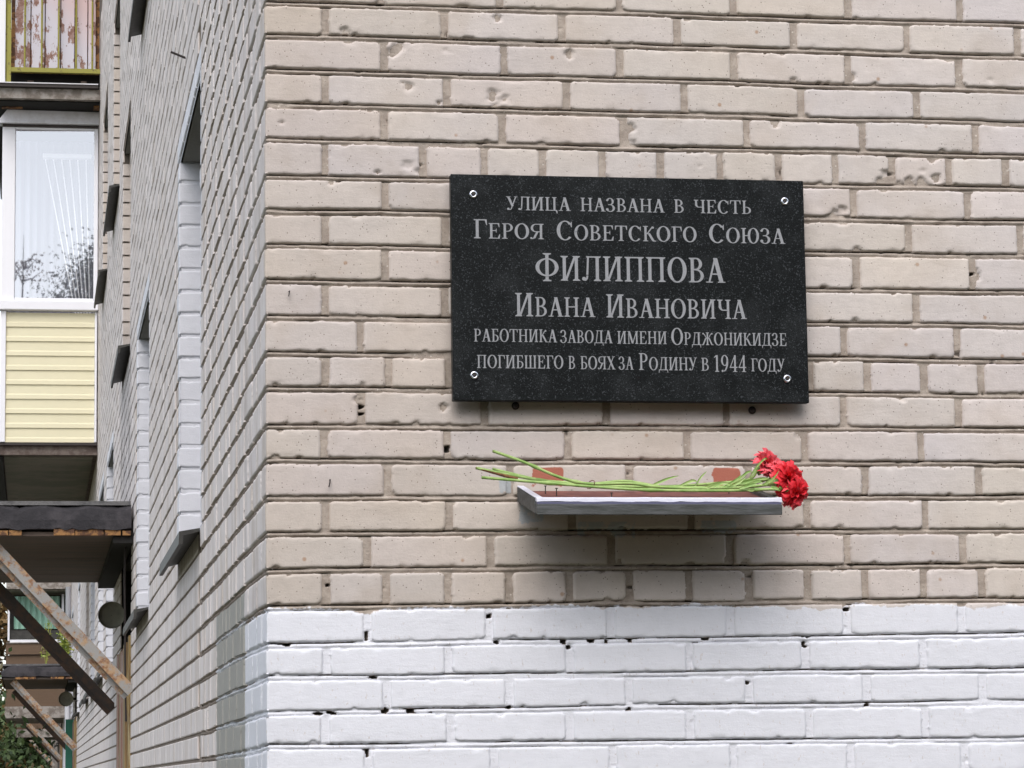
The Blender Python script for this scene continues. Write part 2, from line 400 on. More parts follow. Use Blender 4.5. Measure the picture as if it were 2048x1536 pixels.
def ground_mat():
    n = NT('lawn and worn soil'); a = n.noise(0.6, detail=5, rough=0.7); b = n.noise(14, detail=3)
    base = n.mix(n.gt(a, 0.5, 0.15), (0.055, 0.065, 0.025), (0.095, 0.085, 0.05))
    base = n.scale(base, n.math('ADD', b, 0.5)); n.bump(b, 0.5, 0.02); return n.fin(base, 0.95)
M_GROUND = ground_mat()
M_PAVE = simple('grey asphalt apron', (0.085, 0.08, 0.07), 0.95, scale=12, var=0.3)

# ------------------------------------------------------------------ ground
g = mesh_obj('ground', [(-400, -400, 0), (400, -400, 0), (400, 500, 0), (-400, 500, 0)], [(0, 1, 2, 3)], M_GROUND); g['kind'] = 'structure'
p = MB().box(-1.3, 7.0, -1.2, 0.0, 0.004, 0.06).box(-1.3, 0.0, 0.0, 75, 0.004, 0.06).build('pavement', M_PAVE); p['kind'] = 'structure'

# ------------------------------------------------------------------ the brick building
B = empty('brick_building', (0, 0, 0), 'pale brick apartment building with whitewashed base and balconies along its side wall', 'building')

ZL = [3.26, 3.1872, 3.1113, 3.0356, 2.9581, 2.8785, 2.8037, 2.7279, 2.6524, 2.575, 2.4979, 2.4221, 2.3412, 2.268, 2.1887, 2.1139, 2.0362, 1.9598, 1.8805, 1.8119, 1.7404, 1.6701]
ZR = [3.257, 3.1833, 3.1065, 3.0321, 2.9581, 2.8831, 2.8072, 2.7304, 2.6494, 2.5732, 2.4961, 2.417, 2.3426, 2.2674, 2.1935, 2.1198, 2.0453, 1.9689, 1.8938, 1.8167, 1.7475, 1.6677]
P = 0.0761
def zl(j): return ZL[0] - P * j if j < 0 else (ZL[j] if j < 22 else ZL[21] - P * (j - 21))
def zr(j): return ZR[0] - P * j if j < 0 else (ZR[j] if j < 22 else ZR[21] - P * (j - 21))
JMIN = -12
def joint_z(j, s):
    """height of bed joint j at unfolded wall coordinate s (s > 0 front wall X, s < 0 side wall -Y)."""
    s = np.asarray(s, float)
    t = np.clip(s / 1.664, 0, 1.3)
    nom = ZL[0] - P * j
    w = np.exp(np.minimum(s, 0) / 0.5)                     # side wall relaxes towards the even gauge
    base = np.where(s >= 0, zl(j) * (1 - t) + zr(j) * t, zl(j) * w + nom * (1 - w))
    return base + 0.0016 * vn(s * 4.0, np.full_like(s, j * 3.7), 5) + 0.0007 * vn(s * 17.0, np.full_like(s, j * 3.7), 6)
PER = {-1: [0.251, 0.512, 0.778, 1.034, 1.296, 1.556], 0: [0.13, 0.389, 0.648, 0.906, 1.169, 1.43, 1.687],
1: [0.257, 0.518, 0.776, 1.033, 1.292, 1.548], 2: [0.129, 0.393, 0.657, 0.919, 1.183, 1.448], 3: [0.256, 0.513, 0.781, 1.058, 1.321, 1.581],
4: [0.128, 0.339, 0.472, 0.601, 0.733, 0.863, 0.996, 1.128, 1.256, 1.386, 1.517, 1.648], 5: [0.256, 0.515, 0.776, 1.036, 1.295, 1.557],
6: [0.127, 0.387, 0.648, 0.902, 1.16, 1.42, 1.677], 7: [0.255, 0.513, 0.771, 1.032, 1.297, 1.563], 8: [0.126, 0.384, 0.643, 0.904, 1.167, 1.431],
9: [0.201, 0.46, 0.725, 0.993, 1.264, 1.522], 10: [0.126, 0.26, 0.39, 0.521, 0.651, 0.783, 0.915, 1.049, 1.185, 1.316, 1.444, 1.574],
11: [0.203, 0.467, 0.731, 0.997, 1.259, 1.52], 12: [0.123, 0.386, 0.647, 0.908, 1.17, 1.431], 13: [0.257, 0.52, 0.781, 1.044, 1.303, 1.56],
14: [0.125, 0.388, 0.653, 0.913, 1.17, 1.436], 15: [0.212, 0.477, 0.737, 0.998, 1.258, 1.519],
16: [0.125, 0.253, 0.385, 0.515, 0.645, 0.775, 0.906, 1.037, 1.168, 1.296, 1.427, 1.559], 17: [0.211, 0.471, 0.732, 0.995, 1.252, 1.511],
18: [0.125, 0.384, 0.643, 0.903, 1.158, 1.422], 19: [0.252, 0.512, 0.77, 1.032, 1.293, 1.552], 20: [0.121, 0.385, 0.641, 0.901, 1.164, 1.422],
21: [0.212, 0.477, 0.733, 0.994, 1.252, 1.507]}
XMAX = 1.88
for r in PER:
    step = 0.1305 if r in (4, 10, 16) else 0.26
    while PER[r][-1] < XMAX: PER[r].append(round(PER[r][-1] + step, 3))

# wide or chipped joints: (X, Z, radius) where brick is gone and mortar fills
CHIPS = [(0.172, 3.200, .012), (0.290, 3.170, .016), (0.276, 3.158, .013), (0.505, 3.24, .010), (0.662, 3.163, .012), (0.250, 3.262, .008), (0.795, 3.002, .014), (0.787, 2.985, .014), (0.793, 2.968, .014),
 (1.373, 2.905, .017), (1.358, 2.895, .013), (1.258, 2.812, .020), (1.268, 2.828, .012), (1.424, 2.893, .014), (1.400, 2.889, .010), (1.452, 2.893, .013), (1.487, 2.905, .012), (1.478, 2.945, .010),
 (1.168, 3.115, .011), (1.300, 3.13, .010), (0.140, 2.868, .008), (0.205, 2.427, .010), (0.378, 2.385, .010), (1.30, 2.742, .008), (1.570, 2.685, .013), (1.565, 2.70, .010), (0.755, 2.055, .008),
 (1.242, 2.120, .014), (1.155, 2.122, .010), (1.030, 2.045, .014), (0.990, 2.060, .008), (0.905, 3.185, .008), (1.122, 3.02, .012), (0.240, 2.893, .006), (0.905, 2.882, .006), (0.122, 2.328, .007), (0.195, 2.400, .010),
 (0.020, 3.115, .007), (0.375, 3.05, .006), (0.52, 3.115, .009), (1.205, 3.262, .006), (1.365, 2.34, .008), (1.392, 2.412, .010), (1.157, 2.33, .012), (1.290, 2.58, .008), (1.188, 2.805, .012)]
CRATERS = [(0.310, 3.084, .015, .007), (0.296, 3.092, .009, .005), (0.492, 3.068, .022, .008), (0.520, 3.058, .014, .005), (0.500, 3.045, .014, .006), (0.309, 2.908, .019, .006), (0.325, 2.898, .010, .006),
 (0.037, 2.998, .007, .007), (0.392, 3.166, .008, .003), (0.400, 3.161, .006, .003), (0.862, 2.900, .011, .006), (0.798, 2.950, .009, .004), (1.455, 2.92, .010, .003), (0.230, 2.964, .009, .005), (0.208, 2.968, .009, .004), (0.26, 2.44, .005, .008),
 (0.95, 2.92, .006, .004), (0.59, 2.43, .005, .004), (1.62, 3.13, .008, .003), (1.06, 2.17, .005, .002)]
HOLES = [(0.028, 1.886, .008, .005), (0.043, 1.884, .010, .006), (0.069, 1.901, .006, .007), (0.222, 1.813, .009, .004), (0.108, 1.738, .011, .004), (0.132, 1.740, .009, .004), (0.247, 1.744, .008, .009), (0.305, 1.739, .010, .009),
 (0.632, 1.885, .006, .008), (0.641, 1.873, .007, .006), (0.690, 1.887, .008, .006), (0.724, 1.884, .004, .006), (0.770, 1.891, .011, .004), (0.787, 1.892, .008, .003), (0.775, 1.886, .004, .008), (0.939, 1.888, .009, .004), (0.769, 1.739, .007, .007),
 (1.153, 1.897, .009, .006), (1.167, 1.895, .009, .006), (1.293, 1.742, .006, .007), (0.472, 1.940, .007, .006), (0.510, 1.747, .006, .004), (0.343, 1.738, .004, .002), (1.030, 1.795, .006, .004), (1.119, 1.664, .008, .003),
 (1.157, 1.875, .004, .010), (0.918, 1.880, .007, .003), (0.487, 1.884, .006, .005), (0.200, 2.385, .009, .005), (0.268, 3.005, .005, .006), (0.385, 2.295, .007, .010), (0.200, 2.370, .006, .003), (0.140, 1.738, .006, .003), (0.208, 1.655, .005, .010),
 (0.21, 1.90, .004, .010), (1.252, 1.95, .008, .004), (0.02, 1.66, .006, .003), (1.56, 2.69, .006, .004), (0.83, 3.118, .010, .004), (0.247, 3.262, .006, .003), (0.128, 2.006, .005, .003), (1.50, 1.88, .004, .003)]

def chip_field(s, z):
    h = np.zeros_like(s)
    for (cx, cz, r) in CHIPS:
        m = (np.abs(s - cx) < 2 * r) & (np.abs(z - cz) < 2 * r)
        if not m.any(): continue
        d = np.hypot(s[m] - cx, z[m] - cz) + 0.25 * r * vn(s[m] * 160, z[m] * 160, 3)
        h[m] = np.maximum(h[m], 0.0072 * (1 - sstep(r * 0.72, r * 1.02, d)))
    for (cx, cz, r, dp) in CRATERS:
        m = (np.abs(s - cx) < 2 * r) & (np.abs(z - cz) < 2 * r)
        if not m.any(): continue
        d = np.hypot(s[m] - cx, (z[m] - cz) * 1.15) + 0.62 * r * fbm(s[m] * 75, z[m] * 75, 9, 3)
        k = (1 - sstep(r * 0.1, r * 0.95, d)) * dp * (0.75 + 0.9 * np.abs(fbm(s[m] * 120, z[m] * 120, 8, 3)))
        h[m] = np.maximum(h[m], k)
    return h

def corner_xyz(s, h, r, ox=0.0, oy=0.0):
    """unfold: s>0 runs along +X on the face looking to -Y, s<0 runs along +Y on the face looking to -X; h is recess depth."""
    s = np.asarray(s, float)
    n = np.where(s > r, 1.0, np.where(s < -r, 0.0, 0.5 * (s / r + 1)))
    ang = n * math.pi / 2
    nx = -np.cos(ang); ny = -np.sin(ang)
    px = np.where(s > r, s, np.where(s < -r, 0.0, 0.0)); py = np.where(s < -r, -s, 0.0)
    arc = np.abs(s) <= r
    px = np.where(arc, r + r * nx, px); py = np.where(arc, r + r * ny, py)
    return px - nx * h + ox, py - ny * h + oy

def grid_faces(nu, nv):
    i = np.arange(nu - 1)[:, None]; j = np.arange(nv - 1)[None, :]
    a = (i * nv + j).ravel(); b = ((i + 1) * nv + j).ravel()
    return np.stack([a, b, b + 1, a + 1], 1)

brick_count = 0; stuffV = []; stuffF = []; stuffN = 0
def tint(z, x):
    xx = min(max(x, -0.3), 1.7); g_ = 0.90 + 0.07 * random.random() + 0.07 * xx
    w = random.uniform(-0.012, 0.014) - 0.012 * xx
    return (g_ * (1 + w), g_, g_ * (1 - w * 1.3) * random.uniform(0.98, 1.03), 1)
def fine_brick(s0, s1, zb, zt, proud, seed, du, dv, ox=0.0, oy=0.0, field=True, as_part=True, rad=None, painted=False):
    """s0..s1 brick body, zb/zt functions of s giving lower and upper edge."""
    global brick_count, stuffN
    m = 0.0012
    nu = max(5, int((s1 - s0) / du) + 1)
    s = np.linspace(s0 - m, s1 + m, nu)
    if s0 < -0.001 and s1 > 0.001:     # corner brick: dense points round the arris
        s = np.unique(np.concatenate([s, np.linspace(-0.006, 0.006, 7)])); nu = len(s)
    nv = max(5, int((zt(np.array([s0]))[0] - zb(np.array([s0]))[0]) / dv) + 1)
    b_ = zb(s); t_ = zt(s)
    v = np.linspace(0, 1, nv)
    S = np.repeat(s[:, None], nv, 1); Zz = (b_ - m)[:, None] + ((t_ - b_) + 2 * m)[:, None] * v[None, :]
    rr = random.Random(seed)
    rad4 = [rr.choice([.003, .005, .007, .010, .014]) if rad is None else rad for _ in range(4)]
    cs = (s0 + s1) / 2; hw = (s1 - s0) / 2
    zc = ((b_ + t_) / 2)[:, None]; hh = ((t_ - b_) / 2)[:, None]
    X_ = S - cs; Y_ = Zz - zc
    R_ = np.where(X_ > 0, np.where(Y_ > 0, rad4[0], rad4[1]), np.where(Y_ > 0, rad4[2], rad4[3]))
    qx = np.abs(X_) - hw + R_; qy = np.abs(Y_) - hh + R_
    sdf = np.minimum(np.maximum(qx, qy), 0) + np.hypot(np.maximum(qx, 0), np.maximum(qy, 0)) - R_
    k = seed * 0.37
    sdf = sdf + 0.0019 * fbm(S * 150 + k, Zz * 150, 21, 3) + 0.0022 * np.maximum(vn(S * 38 + k, Zz * 38, 31) - .15, 0)
    if du < 0.012:
        for _c in range(rr.choice([1, 2, 3, 4])):
            u_ = rr.uniform(s0 + .01, s1 - .005); top = rr.random() < .5
            if rr.random() < .3: u_ = rr.choice([max(s0, 0.02), s1])
            zc_ = (t_ if top else b_)[int(np.clip((u_ - s0) / (s1 - s0) * (nu - 1), 0, nu - 1))]
            r_ = rr.uniform(.0018, .0045) * rr.choice([1, 1, 1.4]); q_ = np.hypot((S - u_) / rr.uniform(1, 2.0), Zz - zc_)
            sdf = np.maximum(sdf, (r_ - q_) * .8 + .0012 * vn(S * 220 + k, Zz * 220, 33))
    d = -sdf
    h = -proud + 0.0007 * fbm(S * 22 + k, Zz * 30, 41, 3) + 0.0006 * (X_ * rr.uniform(-1, 1) / hw + Y_ * rr.uniform(-1, 1) / hh)
    e = np.clip(1 - d / 0.0028, 0, 1)
    h = h + 0.0036 * e ** 1.8
    if field and du < 0.01:
        br = np.clip(fbm(S * 46 + k, Zz * 46, 91, 3) - .12, 0, 1) * np.clip(1 - d / 0.010, 0, 1)
        h = h + 0.007 * br * (0.6 + 0.7 * np.abs(fbm(S * 160, Zz * 160, 92, 2)))
    h = np.where(d < 0, h + np.minimum(-d * 9, 0.012), h)
    if field: h = h + chip_field(S, Zz)
    x, y = corner_xyz(S, h, 0.004, ox, oy)
    V = np.stack([x, y, Zz], -1).reshape(-1, 3); F = grid_faces(nu, nv)
    # sides going back into the wall
    rim = np.concatenate([np.arange(nu) * nv, (nu - 1) * nv + np.arange(1, nv), (np.arange(nu - 2, -1, -1)) * nv + nv - 1, np.arange(nv - 2, 0, -1)])
    xb, yb = corner_xyz(S, 0.026, 0.004, ox, oy)
    Vb = np.stack([xb, yb, Zz], -1).reshape(-1, 3)[rim]
    nb = len(V); V = np.concatenate([V, Vb]); q = np.arange(len(rim)); q2 = (q + 1) % len(rim)
    F = np.concatenate([F, np.stack([rim[q2], rim[q], nb + q, nb + q2], 1)])
    if as_part and brick_count < 298:
        o = mesh_obj('brick', V, F, M_BRICK, B, smooth=True); o.color = tint(V[0][2], s0); brick_count += 1
    else:
        stuffV.append(V); stuffF.append(F + stuffN); stuffN += len(V)

JW = 0.0054
def edge_fn(j, sign, sh):
    return lambda s: joint_z(j, s) + sign * (JW + sh)
# joint positions (unfolded) per row on both walls, remembered for the mortar relief
PERP = {}
side_rows = {}
rowinfo = []
for r in range(-10, 24):
    if r in PER:
        first = PER[r][0]
    else:
        first = 0.126 if r % 2 == 0 else 0.256
    side_first = 0.256 if first < 0.15 else 0.126
    if r in (4, 10, 16): side_first = 0.256
    rr = random.Random(900 + r)
    ys = [side_first]
    while ys[-1] < 2.33:
        st = rr.choice([0.26, 0.26, 0.13, 0.13]) if r % 6 == 4 else (0.26 if rr.random() < 0.8 else 0.13)
        ys.append(ys[-1] + st)
    ys = [y for y in ys if y < 2.40] + [2.47]
    side_rows[r] = ys
seedc = 0
order = []
for r in PER:     # front bricks
    xs = PER[r]
    for i in range(len(xs)):
        seedc += 1
        jr = random.Random(seedc)
        hw = jr.uniform(0.0050, 0.0072)
        if i == 0:
            s0 = -side_rows[r][0] + 0.006; s1 = xs[0] - hw
        else:
            s0 = xs[i - 1] + jr.uniform(0.0055, 0.0080); s1 = xs[i] - hw
        if s0 > 1.80: continue
        fine_brick(s0, s1, edge_fn(r + 1, 1, jr.uniform(-.0010, .0012)), edge_fn(r, -1, jr.uniform(-.0008, .0014)), jr.uniform(-0.0004, 0.0022), seedc, 0.0046, 0.0032)
for r in range(-10, 24):     # side wall bricks, nearest columns first
    ys = side_rows[r]
    if r not in PER:
        jr = random.Random(5000 + r)
        fine_brick(-ys[0] + .006, (0.126 if r % 2 == 0 else 0.256) - .006, edge_fn(r + 1, 1, 0), edge_fn(r, -1, 0), 0.001, 5000 + r, 0.012, 0.004, as_part=False)
maxn = max(len(v) for v in side_rows.values())
def side_brick(r, i, as_part):
    ys = side_rows[r]
    if i + 1 >= len(ys): return
    jr = random.Random(7000 + r * 40 + i)
    a, b = ys[i] + jr.uniform(.004, .0065), ys[i + 1] - (jr.uniform(.004, .0065) if ys[i + 1] < 2.46 else 0)
    fine_brick(-b, -a, edge_fn(r + 1, 1, jr.uniform(-.001, .001)), edge_fn(r, -1, jr.uniform(-.001, .001)), jr.uniform(-0.0002, 0.0020), 7000 + r * 40 + i, 0.013, 0.004, field=False, as_part=as_part)
# painted far jambs of the two nearest windows
def jamb(Y0, z0, z1, parts):
    k = 0
    for j in range(-12, 40):
        jt, jb = ZL[0] - P * j, ZL[0] - P * (j + 1)
        if jt > z1 + 0.02 or jb < z0 - 0.04: continue
        jr = random.Random(int(Y0 * 100) + j); k += 1
        L = 0.12 if j % 2 else 0.25
        sh1, sh2 = jr.uniform(-.0015, .0015), jr.uniform(-.0015, .0015)
        zt_ = min(jt - 0.0035, z1 - .001)
        fine_brick(-L, 0.13, lambda s, a=jb, b=sh1: np.full_like(s, a + 0.0035 + b) + .0012 * vn(s * 30, s * 0 + a * 90, 3), lambda s, a=zt_, b=sh2: np.full_like(s, a) + .0012 * vn(s * 30, s * 0 + a * 90, 4),
                   jr.uniform(-.0035, .002), 12000 + int(Y0 * 10) + j * 3, 0.006, 0.004, 0.0, Y0, False, parts, rad=0.006)
jamb(3.77, 2.35, 3.71, True); jamb(7.86, 2.35, 3.71, True)
for i in range(0, maxn):
    for r in range(22, -10, -1):
        side_brick(r, i, i < 6 and (r <= 22))

# mortar relief, one sheet for each wall face
def mortar_sheet(svals, zvals, oyx=(0, 0)):
    S = np.repeat(svals[:, None], len(zvals), 1); Z_ = np.repeat(zvals[None, :], len(svals), 0)
    h = 0.0052 + 0.0008 * fbm(S * 60, Z_ * 60, 51, 3)
    for j in range(JMIN, 27):
        jz = joint_z(j, svals)[:, None]
        if jz.min() > zvals[-1] + .02 or jz.max() < zvals[0] - .02: continue
        d = Z_ - jz
        m = np.abs(d) < 0.011
        wob = 0.0009 * vn(S * 25, np.full_like(S, j * 5.3), 61)
        dd = d + wob + 0.0010
        bead = 0.0044 * np.clip(1 - (dd / 0.0040) ** 2, 0, 1) ** 0.7
        has = sstep(-0.75, -0.35, vn(S * 3.1, np.full_like(S, j * 7.7), 62))
        hh = 0.0052 + 0.0009 * fbm(S * 70, Z_ * 90, 63, 3) - bead * has
        # shrinkage gap under the upper brick, and a narrower one above the lower brick
        gm = sstep(-0.55, 0.0, vn(S * 9.0, np.full_like(S, j * 3.3), 64) + 0.4 * vn(S * 40, np.full_like(S, j * 3.3), 65))
        gap = np.exp(-((d - 0.0050) / 0.0012) ** 2) * 0.014 * gm
        gm2 = sstep(0.0, 0.4, vn(S * 11.0, np.full_like(S, j * 2.9), 66) + 0.4 * vn(S * 45, np.full_like(S, j * 2.9), 67))
        gap2 = np.exp(-((d + 0.0058) / 0.0012) ** 2) * 0.006 * gm2
        h = np.where(m, hh + gap + gap2, h)
    h = h + 0.006 * np.maximum(vn(S * 45, Z_ * 45, 71) - 0.72, 0) / 0.28
    for (cx, cz, rx, rz) in HOLES:
        m = (np.abs(S - cx) < 2 * rx + .004) & (np.abs(Z_ - cz) < 2 * rz + .004)
        if m.any():
            d = np.hypot((S[m] - cx) / rx, (Z_[m] - cz) / rz) + 0.3 * vn(S[m] * 200, Z_[m] * 200, 72)
            h[m] += 0.022 * (1 - sstep(0.55, 1.05, d))
    pt = 1 - sstep(1.948, 1.960, Z_)
    pt = pt * (S > -0.63)
    hp = np.where(h > 0.014, h, 0.0024 + (h - 0.0024) * 0.62)
    h = h * (1 - pt) + hp * pt
    x, y = corner_xyz(S, h, 0.004)
    V = np.stack([x, y, Z_], -1).reshape(-1, 3)
    return V, grid_faces(len(svals), len(zvals))
s_f = np.concatenate([np.linspace(-0.02, -0.006, 3), np.linspace(-0.004, 0.004, 5), np.arange(0.008, 1.86, 0.0048)])
z_f = np.arange(1.56, 3.37, 0.0019)
V, F = mortar_sheet(s_f, z_f)
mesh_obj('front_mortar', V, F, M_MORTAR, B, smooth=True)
s_s = -np.concatenate([[0.02], np.arange(0.04, 2.48, 0.0135)])[::-1]; s_s[0] = -2.47
z_s = np.arange(1.44, 4.06, 0.0030)
V, F = mortar_sheet(s_s, z_s)
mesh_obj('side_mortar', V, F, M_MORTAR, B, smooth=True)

# plain gauge brickwork around the finely modelled area (joined) with openings
OPEN = [(2.47, 3.77, 2.35, 3.71), (6.40, 7.86, 2.35, 3.71), (12.10, 13.66, 2.35, 3.71), (14.60, 16.12, 2.35, 3.71), (17.50, 19.00, 2.35, 3.71), (25.0, 26.6, 2.35, 3.71), (30.3, 32.0, 2.35, 3.71),
        (8.95, 10.3, 3.86, 5.14), (6.1, 7.40, 5.12, 6.5), (11.0, 12.40, 5.12, 6.42), (13.9, 15.3, 5.12, 6.42), (8.66, 10.5, 0.0, 2.78), (27.0, 28.8, 0.0, 2.78),
        (20.0, 21.4, 2.35, 3.71), (43.8, 45.5, 0.0, 2.78), (36, 37.4, 2.35, 3.71), (40, 41.4, 2.35, 3.71), (48, 49.4, 2.35, 3.71), (52, 53.4, 2.35, 3.71)]
def overlap(y0, y1, z0, z1):
    for (a, b, c, d) in OPEN:
        if y0 < b - .002 and y1 > a + .002 and z0 < d - .002 and z1 > c + .002: return (a, b, c, d)
    return None
def cut_plane(y0, y1, z0, z1, X, parent_name):
    ys = sorted({y0, y1} | {v for o in OPEN for v in o[:2] if y0 < v < y1}); zs = sorted({z0, z1} | {v for o in OPEN for v in o[2:] if z0 < v < z1})
    V = []; F = []
    for a, b in zip(ys[:-1], ys[1:]):
        for c, d in zip(zs[:-1], zs[1:]):
            if overlap(a, b, c, d): continue
            k = len(V); V += [(X, a, c), (X, b, c), (X, b, d), (X, a, d)]; F.append((k, k + 3, k + 2, k + 1))
    return V, F
Vb = []; Fb = []
def bat(V, F):
    k = len(Vb); Vb.extend(V); Fb.extend([tuple(i + k for i in f) for f in F])
bat(*cut_plane(0.0, 2.47, 0.0, 1.445, 0.0052, '')); bat(*cut_plane(0.0, 2.47, 4.05, 14.0, 0.0052, '')); bat(*cut_plane(2.47, 75.0, 0.0, 14.0, 0.0052, ''))
for (x0, x1, z0, z1) in ((0.0055, 1.85, 0, 1.565), (0.0055, 1.85, 3.36, 14), (1.85, 12, 0, 14)):
    bat([(x0, 0.0052, z0), (x1, 0.0052, z0), (x1, 0.0052, z1), (x0, 0.0052, z1)], [(0, 1, 2, 3)])
bat([(12, 0.0052, 0), (12, 75, 0), (12, 75, 14), (12, 0.0052, 14)], [(0, 1, 2, 3)])
bat([(0.0052, 0.0052, 14), (12, 0.0052, 14), (12, 75, 14), (0.0052, 75, 14)], [(0, 1, 2, 3)])
bat([(0.0052, 75, 0), (12, 75, 0), (12, 75, 14), (0.0052, 75, 14)], [(3, 2, 1, 0)])
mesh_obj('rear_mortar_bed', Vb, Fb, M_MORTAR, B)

cb_V = []; cb_F = []; cbn = 0
def coarse(kind, a, b, z0, z1, pr):
    """open-backed brick box with small chamfer; kind 'f' along X on the front, 's' along Y on the side."""
    global cbn
    c = 0.003
    pts = [(a, 0.008, z0), (b, 0.008, z0), (b, 0.008, z1), (a, 0.008, z1), (a, -pr + .002, z0), (b, -pr + .002, z0), (b, -pr + .002, z1), (a, -pr + .002, z1),
           (a + c, -pr, z0 + c), (b - c, -pr, z0 + c), (b - c, -pr, z1 - c), (a + c, -pr, z1 - c)]
    if kind == 's': pts = [(p_[1], p_[0], p_[2]) for p_ in pts]
    F = [(0, 1, 5, 4), (1, 2, 6, 5), (2, 3, 7, 6), (3, 0, 4, 7), (4, 5, 9, 8), (5, 6, 10, 9), (6, 7, 11, 10), (7, 4, 8, 11), (8, 9, 10, 11)]
    if kind == 's': F = [f[::-1] for f in F]
    cb_V.extend(pts); cb_F.extend([tuple(i + cbn for i in f) for f in F]); cbn += 12
rc = random.Random(5)
for j in range(-62, 42):
    zt_, zb_ = ZL[0] - P * j - .0055, ZL[0] - P * (j + 1) + .0055
    if zb_ < 0.05: continue
    # front
    off = 0.0 if j % 2 else 0.13
    if j > -22:
        x = 1.95 + off * 0 if -2 < j < 22 else (0.0 + off)
        if not (-2 < j < 22) and off: coarse('f', 0.0, 0.124, zb_, zt_, 0.0)
        while x < 3.6:
            coarse('f', x + .005, x + .255, zb_, zt_, rc.uniform(-.0005, .0015)); x += 0.26
    # side wall
    if j < -56: continue
    y = (2.47 if -10 <= j <= 22 else 0.006) + off
    if off: pass
    hi = 20 if j > -40 else 40
    ymax = 34.0 if zb_ > 1.3 else 12
    if zb_ > 6.0: ymax = 20
    while y < ymax:
        a, b = y, y + (0.25 if rc.random() < .8 else .12)
        nxt = b + .010
        o = overlap(a, b, zb_, zt_)
        if o:
            if o[2] + .02 > zb_ and o[3] > zt_ - .02 or True:
                if a < o[0] - .03: coarse('s', a, o[0] - .001, zb_, zt_, rc.uniform(0, .002))
                nxt = o[1] + (.255 if j % 2 == 0 and (o[1] in (3.77, 7.86)) else (.125 if o[1] in (3.77, 7.86) else .0))
                if o[1] in (3.77, 7.86): nxt = o[1] + (.128 if j % 2 else .258)
        else:
            coarse('s', a, b, zb_, zt_, rc.uniform(0, .0022))
        y = nxt
    # jamb returns of the further openings
    for (a, b, c, d) in OPEN[2:]:
        if c > .1 and zb_ > c - .03 and zt_ < d + .01 and b < 40:
            cb_V.extend([(0, b - .002, zb_), (.34, b - .002, zb_), (.34, b - .002, zt_), (0, b - .002, zt_), (.34, b + .01, zb_), (.34, b + .01, zt_), (0, b + .01, zb_), (0, b + .01, zt_)])
            k = cbn; cb_F.extend([(k, k + 1, k + 2, k + 3), (k, k + 6, k + 4, k + 1), (k + 3, k + 2, k + 5, k + 7)]); cbn += 8
stuffV.append(np.array(cb_V)); base_n = stuffN
Vall = np.concatenate(stuffV); me = None
Fall = [tuple(f) for A in stuffF for f in A.tolist()] + [tuple(i + base_n for i in f) for f in cb_F]
mesh_obj('brickwork', Vall, Fall, M_BRICK, B, kind='stuff')

# ------------------------------------------------------------------ openings: reveals, windows, sills
def opening(a, b, c, d, ground=True, sill=True, plain=False):
    m = MB()
    m.box(0.012, 0.36, a - 0.03, b + 0.03, d, d + 0.05)                       # soffit
    m.box(0.012, 0.36, a - 0.03, a - 0.001, c, d)                             # near reveal
    m.box(0.14, 0.36, b + 0.012, b + 0.05, c - .02, d)                        # far reveal backing
    mesh_obj('reveal_joints', [(0.007, b + .0045, c - .02), (0.14, b + .0045, c - .02), (0.14, b + .0045, d), (0.007, b + .0045, d)], [(0, 1, 2, 3)], M_BRICK if (c < 3 and b < 35) else M_MORTAR, B)
    m.box(0.05, 0.36, a, b, c - 0.06, c - 0.012)
    m.build('window_reveal', M_REVEAL, B)
    f = MB(); x0, x1 = 0.135, 0.185; w = 0.06
    f.box(x0, x1, a, b, c, c + w).box(x0, x1, a, b, d - w, d).box(x0, x1, a, a + w, c + w, d - w).box(x0, x1, b - w, b, c + w, d - w)
    ym = a + (b - a) * 0.38; f.box(x0, x1, ym - .035, ym + .035, c + w, d - w)
    fr = f.build('window', M_PVC, B)
    mesh_obj('pane', [(0.16, a + w, c + w), (0.16, b - w, c + w), (0.16, b - w, d - w), (0.16, a + w, d - w)], [(0, 3, 2, 1)], M_GLASS, fr)
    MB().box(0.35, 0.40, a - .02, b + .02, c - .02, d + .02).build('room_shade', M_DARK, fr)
    if sill:
        s = MB(); p_ = -0.062
        V = []; 
        for y in (a - .004, b + .03):
            V += [(0.13, y, c + .010), (p_, y, c - .022), (p_ - .002, y, c - .060), (p_ + .010, y, c - .060), (p_ + .012, y, c - .034), (0.005, y, c - .020), (0.13, y, c - .004)]
        n = 7
        F = [(i, (i + 1) % n, n + (i + 1) % n, n + i) for i in range(n)] + [tuple(range(n))[::-1], tuple(range(n, 2 * n))]
        s.add(V, F); s.build('window_sill', M_SILL, fr)
for (a, b, c, d) in OPEN:
    if c > 0.1: opening(a, b, c, d)
# doorways under the canopies
def doorway(a, b, zt):
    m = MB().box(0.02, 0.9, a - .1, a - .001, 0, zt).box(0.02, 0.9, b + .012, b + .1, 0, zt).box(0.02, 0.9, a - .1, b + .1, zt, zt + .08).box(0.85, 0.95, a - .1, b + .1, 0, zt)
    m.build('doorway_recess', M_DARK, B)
    d = MB().box(-0.012, 0.03, a, a + 0.10, 0.05, 2.33, .003).build('entrance_door', M_DOORY, B)
    d['label'] = 'ochre and pinkish wooden entrance door with worn boards'
    MB().box(-0.020, 0.025, b - 0.10, b - .005, 0.05, 2.31, .003).build('door_frame', M_DOORY, d)
    y = a + 0.105; k = 0
    while y < b - 0.12:
        w = min(0.29, b - .105 - y)
        MB().box(-0.026 + 0.004 * (k % 2), 0.02, y, y + w - .012, 0.05, 2.30 - .008 * (k % 3), .003).build('door_plank', M_DOOR if k % 3 else M_DOORY, d); y += w; k += 1
doorway(8.66, 10.5, 2.78); doorway(27.0, 28.8, 2.78); doorway(43.8, 45.5, 2.78)

